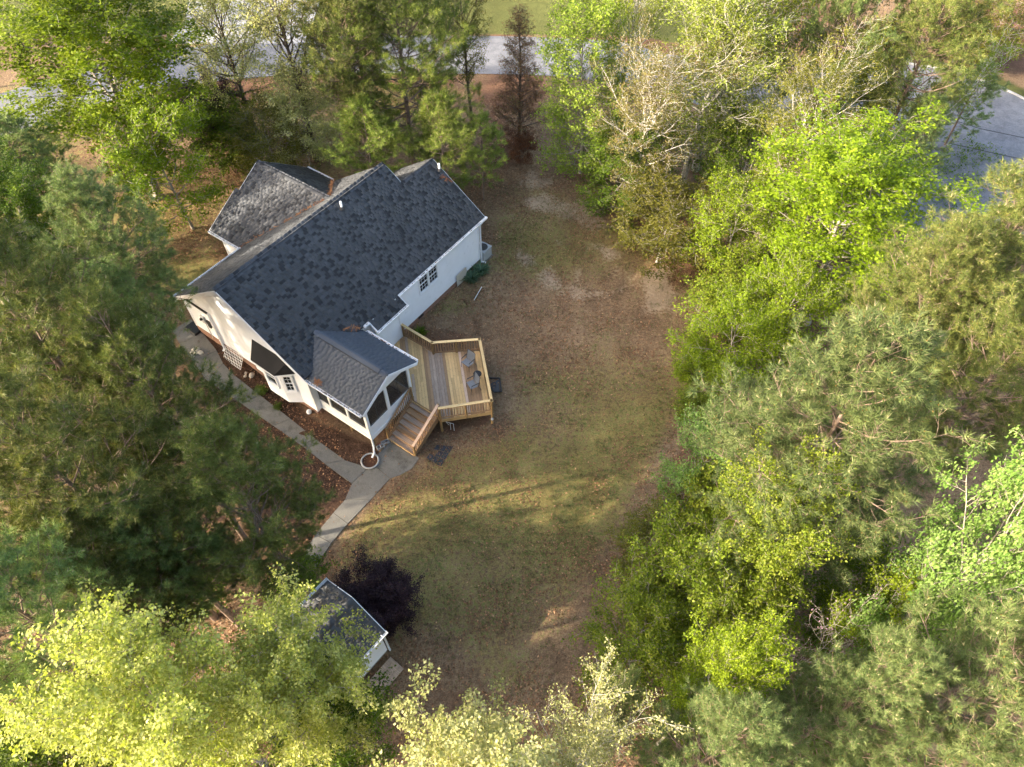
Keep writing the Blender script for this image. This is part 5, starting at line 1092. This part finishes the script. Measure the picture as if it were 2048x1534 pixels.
TREES = [
 # top, between house and road
 ('tulip0','leaf_lime',175,170,230,13,'big glossy lime green tree at the upper left corner','broadleaf_tree',FR),
 ('under1','leaf_lime',325,325,130,8,'airy lime tree hanging over the lawn left of the street wing','understory_tree',FR),
 ('open2','leaf_creamgreen',590,165,165,13.5,'pale cream green tree with dark forked stems behind the street wing','broadleaf_tree',FR,'bark_dark'),
 ('open0','leaf_creamgreen',455,95,140,10,'thin airy cream green tree in front of the pale driveway','broadleaf_tree',FR,'bark_dark'),
 ('under0','leaf_olive',545,285,90,5,'low olive leafy tree touching the street wing ridge','understory_tree',FR),
 ('bush0','leaf_green',455,295,75,3.5,'green shrub below the dark purple shrub near the wing','shrub',FR),
 ('purple','leaf_purple',428,245,62,3.2,'dark purple leaved shrub on the red bank above the wing','shrub',FR),
 ('pinefull','needle_warm',800,165,190,13.5,'large full pine tree behind the far roof ridge','pine_tree',FR),
 ('under2','leaf_creamgreen',600,255,95,5,'low cream leafy tree behind the street wing ridge','understory_tree',FR),
 ('pinesmall','needle_warm',735,285,90,7,'low left limbs of the full pine built as a small pine','pine_tree',FR),  # small pine added in place of the full pine's lower left limbs
 ('pinesmall','needle_warm',880,275,95,7.5,'young bushy pine behind the far gable right of the full pine','pine_tree',FR),  # likewise for its lower right limbs
 ('pine1','needle',690,60,110,14,'slender pine between the cream tree and the full pine','pine_tree',FR),
 ('pinesmall','needle_warm',962,290,62,6,'drooping young pine beside the far gable rake','pine_tree',FR),  # full pine's drooping boughs, made from a separate small pine
 ('cedar','leaf_rustgreen',1040,150,80,10.5,'russet brown conifer in front of the road','conifer_tree',FR),
 ('bush1','leaf_rust',1045,297,30,1.6,'rust brown dead shrub at the foot of the russet conifer','shrub',FR),
 ('full0','leaf_spring',1150,180,108,11,'bright green column shaped tree right of the russet conifer','broadleaf_tree',FR),
 ('open1','leaf_olive',935,70,95,10,'airy twiggy olive tree over the road left of the russet conifer','broadleaf_tree',FR,'bark_dark'),
 ('open2','leaf_olive',700,40,120,11,'olive airy tree across the road behind the slender pine','broadleaf_tree',FB,'bark_dark'),
 # upper middle
 ('twiggy0','leaf_pale',1350,175,180,11.5,'pale cream tree with white bare branches at upper middle','broadleaf_tree',TR_,'bark_pale'),
 ('open0','leaf_yellow',1430,70,170,14,'tall yellow green tree at the top edge right of the bright green column','broadleaf_tree',TR_,'bark_pale'),
 ('twiggy1','leaf_tawny',1290,280,150,9,'tawny budding tree with pale twigs over the upper lawn','broadleaf_tree',TR_,'bark_pale'),
 ('twiggy1','leaf_pale',1460,220,160,10.5,'tawny leaning tree with long white stems','broadleaf_tree',TR_,'bark_pale'),
 ('sapling','leaf_tawny',1640,120,60,13,'slim peach budded tree before the dark top pine','broadleaf_tree',TR_,'bark_pale'),
 ('tulip2','leaf_yellow',1695,215,90,9.5,'upright lime green tree left of the turning circle','broadleaf_tree',TR_),
 ('open0','leaf_olive',1590,310,140,10,'yellow olive twiggy tree above the large lime crown','broadleaf_tree',TR_,'bark_pale'),
 ('pine2','needle_dark',1690,55,100,16,'dark pine at the top edge right of the yellow green tree','pine_tree',FB),
 ('pine0','needle',1865,75,130,16,'open pine with long bare trunk above the turning circle','pine_tree',FB),
 ('pine3','needle_dark',1830,290,80,9,'dark low pine squeezed between lime crown and turning circle','pine_tree',PR_),
 ('pinesmall','needle_dark',1945,190,62,6,'dark pine bough reaching over the turning circle','pine_tree',PR_),
 ('sapling','leaf_lime',1860,225,85,7.5,'thin white stemmed sapling in front of the turning circle','sapling',TR_),
 ('under0','leaf_olive',2000,60,90,5,'brushy olive thicket on the clay bank in the top right corner','shrub',FB),
 ('bush0','leaf_olive',1930,95,60,3,'small olive bush left of the top right thicket','shrub',FB),
 # right wood
 ('tulip1','leaf_lime',1700,465,210,10.5,'large glowing lime crown at the middle right','broadleaf_tree',TR_),
 ('under2','leaf_cream',1575,440,85,7,'cream blossoming dogwood against the large lime crown','blossom_tree',TR_),
 ('under1','leaf_olive',1330,450,130,5,'low airy olive tree spreading over the upper lawn edge','understory_tree',US),
 ('under0','leaf_lime',1475,470,110,7,'fresh green small tree left of the cream dogwood','understory_tree',US),
 ('bush0','leaf_bright',1455,600,85,3.5,'bright green bush below the fresh green small tree','shrub',US),
 ('under2','leaf_lime',1470,690,115,5,'yellow green spreading small tree at the middle lawn edge','understory_tree',US),
 ('under1','leaf_lime',1560,640,110,7,'lime small tree under the large lime crown','understory_tree',TR_),
 ('bush1','leaf_lime',1405,740,60,2.2,'small lime bush lowest on the middle lawn edge','shrub',US),
 ('bush0','leaf_bright',1390,815,45,1.8,'small round green bush alone on the lawn edge','shrub',US),
 ('pine0','needle',1965,560,200,15,'big olive pine at the right edge below the turning circle','pine_tree',PR_),
 ('pine3','needle',1830,640,150,14,'pine behind the lime crown and above the great grey pine','pine_tree',PR_),
 ('pine1','needle',1985,760,170,14,'shaded pine at the right edge above the pale maple','pine_tree',PR_),
 ('pine2','needle_grey',1680,905,255,17,'great grey green pine with many pale candles on the right','pine_tree',PR_),
 ('under2','leaf_mint',1390,960,90,7,'pale mint green small tree left of the great grey pine','understory_tree',US),
 ('bush1','leaf_bright',1405,1045,85,5,'green shrub below the mint small tree','shrub',US),
 ('under0','leaf_olive',1300,1080,90,3.6,'thin olive shrub reaching farthest onto the lower lawn','shrub',US),
 ('tulip2','leaf_bright',1525,1115,130,11.5,'yellow green tree in front of the great grey pine','broadleaf_tree',TR_),
 ('under1','leaf_bright',1400,1170,140,8,'green small tree on the lower lawn edge','understory_tree',US),
 ('under2','leaf_bright',1265,1285,125,6,'dark green bushy tree at the lower right lawn corner','understory_tree',US),
 ('full0','leaf_bright',1430,1235,125,8,'full green small tree between the redbud and the lower lawn edge','understory_tree',TR_),
 ('bush0','leaf_bright',1345,1240,110,3.2,'green bush between two lower lawn edge trees','shrub',US),
 ('under0','leaf_bright',1480,1270,130,6,'green leafy tree deep in the lower right wood','understory_tree',TR_),
 ('tulip0','leaf_mint',1985,1090,165,20,'bright pale green maple at the right edge','broadleaf_tree',TR_),
 ('under1','leaf_green',1730,1180,120,7,'dark green small tree under the great grey pine','understory_tree',TR_),
 ('under2','leaf_lime',1740,1260,105,8,'lime small tree in the hollow of the lower right wood','understory_tree',TR_),
 ('under0','leaf_green',1880,1230,120,6,'shaded green small tree below the pale maple','understory_tree',TR_),
 ('tulip1','leaf_lime',1395,1390,95,12,'yellow green crown at the lower middle right','broadleaf_tree',TR_),
 ('bare','leaf_pink',1555,1370,130,7,'bare twiggy redbud with a few pink blossoms','blossom_tree',TR_),
 ('pine3','needle_grey',1940,1420,215,17,'grey green pine in the lower right corner','pine_tree',PR_),
 ('pine0','needle_grey',1680,1430,150,15,'grey green pine at the bottom right of the redbud','pine_tree',PR_),
 ('pine1','needle_grey',1420,1500,150,14,'grey green pine at the bottom left of the redbud','pine_tree',PR_),
 ('pinesmall','needle_grey',1225,1420,60,11,'small grey pine top above the bottom pale crown','pine_tree',PR_),
 ('under0','leaf_green',1600,1500,150,6,'green thicket at the bottom edge under the pines','shrub',TR_),
 # bottom
 ('tulip1','leaf_creamgreen',925,1590,205,10.5,'pale yellow open crown with grey twigs at the bottom middle','broadleaf_tree',BT,'bark_grey'),
 ('open2','leaf_creamgreen',1130,1570,135,10,'tawny open crown at the bottom right of the pale one','broadleaf_tree',BT,'bark_pale'),
 ('tulip2','leaf_butter',380,1430,190,12.5,'dense pale yellow crown at the bottom left','broadleaf_tree',BT),
 ('tulip0','leaf_butter',615,1375,160,11.5,'soft yellow green crown overhanging the shed roof','broadleaf_tree',BT),
 ('tulip1','leaf_green',90,1560,150,8,'olive yellow crown in the bottom left corner','broadleaf_tree',BT),
 ('under1','leaf_green',640,1470,150,6,'green small tree below the shed','understory_tree',BT),
 ('bush0','leaf_green',370,1150,85,4,'bright green bush among bare branches above the yellow crown','shrub',BT),
 ('bush1','leaf_green',605,1180,60,3,'green bush between the path and the shed','shrub',BT),
 ('bare','leaf_tawny',275,1190,120,6,'grey leafless thicket left of the bright green bush','shrub',BT),
 # left grove
 ('pine0','needle',95,690,235,18,'tall pine at the left edge level with the gable','pine_tree',PL),
 ('pine1','needle',300,805,165,16,'pine whose tufts hang over the concrete path','pine_tree',PL),
 ('pine2','needle',475,1015,158,14,'pine between the path and the bottom left crown','pine_tree',PL),
 ('pine3','needle',160,960,220,17,'pine below the tall left edge pine','pine_tree',PL),
 ('pine1','needle_dark',70,1240,200,16,'dark pine at the left edge above the bottom left crown','pine_tree',PL),
 ('pine2','needle_dark',220,480,140,12,'dark shaded pine left of the street wing','pine_tree',PL),
 ('pine3','needle_dark',245,640,95,10,'dark pine touching the gable corner','pine_tree',PL),
 ('pine0','needle_dark',45,330,120,9,'dark pine at the left edge below the big lime tree','pine_tree',PL),
 ('tulip2','leaf_green',60,455,115,9,'deep green tree at the left edge among dark pines','broadleaf_tree',PL),
 ('full1','leaf_green',1255,330,110,6,'dark green thicket behind the cream trees of the upper lawn','understory_tree',TR_),
 ('under2','leaf_green',1500,330,120,6,'dark green thicket under the leaning white stems','understory_tree',TR_),
 ('open1','leaf_yellow',1250,70,120,13,'light yellow green tree beside the bright green column at the top','broadleaf_tree',TR_,'bark_pale'),
 ('open2','leaf_yellow',1560,120,110,13,'soft yellow tree left of the dark top pine','broadleaf_tree',TR_,'bark_pale'),
 ('under0','leaf_green',1640,330,110,6,'shaded green small tree between yellow olive tree and lime crown','understory_tree',TR_),
 ('pine0','needle',235,1150,150,13,'pine left of the bright green bush above the yellow crown','pine_tree',PL),
 ('pine3','needle_dark',330,1090,150,12,'dark low pine right of the leafless thicket','pine_tree',PL),
]
SHADE_TREES = [(-24,3,9,'pine0'),(-22,-3,8,'pine2'),(-30,15,17,'pine0'),(-26,12.5,16,'pine3'),(-37,11.5,18,'pine2'),(-33,19,16,'pine3'),(-28,-4,9,'pine1'),(-45,40,18,'pine1'),(-51,46,18,'pine3'),(-48,33,17,'pine0'),(-43,47,16,'pine2'),(-56,52,18,'pine1'),  # pines outside the view, added to shade lawn, porch and road
       (-28.5,25.5,8,'under0'),(-25.5,17,6.5,'under2'),(-32,21,9,'open1'),(-31,29,9,'under1'),(-21,18.5,6,'under2'),(-23.5,25,6.5,'under1')]  # small trees added to dapple the gable wall
for k_, (x_, y_, h_, pn) in enumerate(SHADE_TREES):
    pi = pn.startswith('pine'); pr = PROTO[pn]
    t = empty('pine_tree' if pi else 'broadleaf_tree', (x_, y_, float(gz(x_, y_))), k_ * 1.3, 'unseen pine of the left grove added for its shade' if pi else 'small hidden tree added at the left for dappled shade', 'pine' if pi else 'tree', 'added shade pines beyond the left edge' if pi else 'added dapple trees at the left edge'); t.scale = (1.05, 1.05, h_ / pr['H'])
    for nme, me, kind in pr['parts']:
        o = link(bpy.data.objects.new(nme, me), t)
        if kind != 'wood': o['kind'] = 'stuff'
for e in TREES:
    pr_, lf, px, py, rp, h, lab, nm, grp = e[:9]
    cat = {'shrub': 'shrub', 'pine_tree': 'pine', 'sapling': 'sapling'}.get(nm, 'tree')
    plant(pr_, lf, px, py, rp, h, lab, nm, cat, grp, e[9] if len(e) > 9 else None)
# purple bush beside the shed, iris clump, small bed plants
plant('purple', 'leaf_purple', 748, 1212, 74, 1.9, 'rounded near black purple bush at the shed gable', 'shrub', 'shrub')
for i, (px, py, r, lab) in enumerate([(962,545,.62,'blue green strap leaved clump nearer the condenser'),(943,561,.52,'blue green strap leaved clump nearer the access panel'),(840,668,.40,'small green plant in the corner of deck and house')]):
    rr = np.random.default_rng(300 + i); n = 170; a = rr.random(n) * 6.28; b = rr.uniform(0, r * .6, n); L = rr.uniform(.35, .75, n) * (1 if i < 2 else .6); p = gp(px, py)
    o = np.stack([np.cos(a) * b, np.sin(a) * b, 0 * a], 1); lean = rr.uniform(.2, .9, n); d = np.stack([np.cos(a) * lean, np.sin(a) * lean, 1.1 + 0*a], 1); d = nrm(d); s = np.stack([-np.sin(a), np.cos(a), 0*a], 1) * .022
    m1 = o + d * L[:, None] * .6; e = m1 + nrm(d + np.stack([np.cos(a)*.7, np.sin(a)*.7, -.6 + 0*a], 1)) * L[:, None] * .45
    v = np.stack([o - s, o + s, m1 + s, m1 - s, e], 1).reshape(-1, 3); j = np.arange(n) * 5
    f = np.concatenate([np.stack([j, j+1, j+2], 1), np.stack([j, j+2, j+3], 1), np.stack([j+3, j+2, j+4], 1)])
    me = fast_mesh('leaf_blades', v, f, np.repeat(rr.random(n), 5)); me.materials.append(M['iris'] if i < 2 else M['leaf_green'])
    ob = link(bpy.data.objects.new('iris_clump' if i < 2 else 'plant', me)); ob.location = p; tag(ob, lab, 'plant')
for i, (px, py, rp, h, lab) in enumerate([(523,778,12,.35,'small green plant on the mulch edge below the bay'),(556,812,9,.25,'tiny green plant on the mulch beside the path joint')]):
    plant('bush%d' % (i % 2), 'leaf_green', px, py, rp, h, lab, 'plant', 'plant')

# ------------------------------------------------------------------ fallen leaves, grass, forest floor growth
def scatter(name, n, dens, make, label, mat, seed, box=(-22, 16, 2, 48)):
    r = np.random.default_rng(seed); x = r.uniform(box[0], box[1], n * 4); y = r.uniform(box[2], box[3], n * 4)
    d = dens(x, y); keep = r.random(len(x)) < d; x, y = x[keep][:n], y[keep][:n]
    keep = ~in_poly(x, y, HOUSE_FOOT); x, y = x[keep], y[keep]
    for s in slabs:
        P = [tuple(gp(*p)[:2]) for p in s]; kk = ~in_poly(x, y, P) | (r.random(len(x)) < .03); x, y = x[kk], y[kk]
    v, f, rnd = make(r, np.stack([x, y, gz(x, y) + .04], 1)); me = fast_mesh(name, v, f, rnd); me.materials.append(mat)
    tag(link(bpy.data.objects.new(name, me)), label, name.replace('_', ' '), kind='stuff')
def dead(r, p):
    n = len(p); a = r.random(n) * 6.28; l = r.uniform(.028, .06, n)[:, None]; d = np.stack([np.cos(a), np.sin(a), r.normal(0, .35, n)], 1); s = np.stack([-np.sin(a), np.cos(a), r.normal(0, .35, n)], 1) * .6
    c = p + np.stack([0*a, 0*a, r.uniform(0, .03, n)], 1); v = np.stack([c - d*l, c + s*l, c + d*l, c - s*l], 1).reshape(-1, 3); return v, np.arange(4*n).reshape(-1, 4), np.repeat(r.random(n), 4)
def blades(r, p):
    kx = 4; p = np.repeat(p, kx, 0) + r.normal(0, .03, (len(p) * kx, 3)) * (1, 1, 0); n = len(p); a = r.random(n) * 6.28; h = r.uniform(.04, .10, n)[:, None]; s = np.stack([-np.sin(a), np.cos(a), 0*a], 1) * .009
    d = np.stack([np.cos(a) * r.uniform(.3, 1.4, n), np.sin(a) * r.uniform(.3, 1.4, n), 1 + 0*a], 1) * h
    v = np.stack([p - s, p + s, p + d], 1).reshape(-1, 3); return v - (0, 0, .03), np.arange(3*n).reshape(-1, 3), np.repeat(r.random(n), 3)
def lit_d(x, y):
    g, s, c, b, _m = ground_zones(x, y); return np.clip((.06 + 1.9 * vnoise(x, y, 1.1, 31) ** 2 * vnoise(x, y, 4, 32) * 2.2) * (1 - .7 * s) * (y < 51), 0, 1)
def gr_d(x, y):
    g, s, c, b, _m = ground_zones(x, y); return np.clip(g * (vnoise(x, y, .8, 41) * 1.5 - .25) * 1.3, 0, 1)
scatter('fallen_leaves', 90000, lit_d, dead, 'brown fallen leaves scattered over the lawn and wood floor', M['litter'], 51)
scatter('grass', 46000, gr_d, blades, 'short dull green grass of the back lawn', M['grass'], 52)
def floor_d(x, y):
    dl = dist_poly(x, y, LAWN); b = x * V[0] + y * V[1]
    return ((dl < -2.0) & (x > 3)) * np.clip(vnoise(x, y, 1.5, 61) * 1.6 - .3, 0, 1)
def under(r, p):
    kx = 5; p = np.repeat(p, kx, 0) + r.normal(0, .12, (len(p) * kx, 3)) * (1, 1, 0); n = len(p); p[:, 2] += r.uniform(.02, .4, n); a = r.random(n) * 6.28; l = r.uniform(.04, .08, n)[:, None]
    d = np.stack([np.cos(a), np.sin(a), r.normal(0, .4, n)], 1); s = np.stack([-np.sin(a), np.cos(a), r.normal(0, .4, n)], 1) * .6; v = np.stack([p - d*l, p + s*l, p + d*l, p - s*l], 1).reshape(-1, 3); return v, np.arange(4*n).reshape(-1, 4), np.repeat(r.random(n), 4)
scatter('undergrowth', 12000, floor_d, under, 'low green undergrowth covering the floor of the right wood', M['leaf_green'], 53, (3, 34, -2, 45))
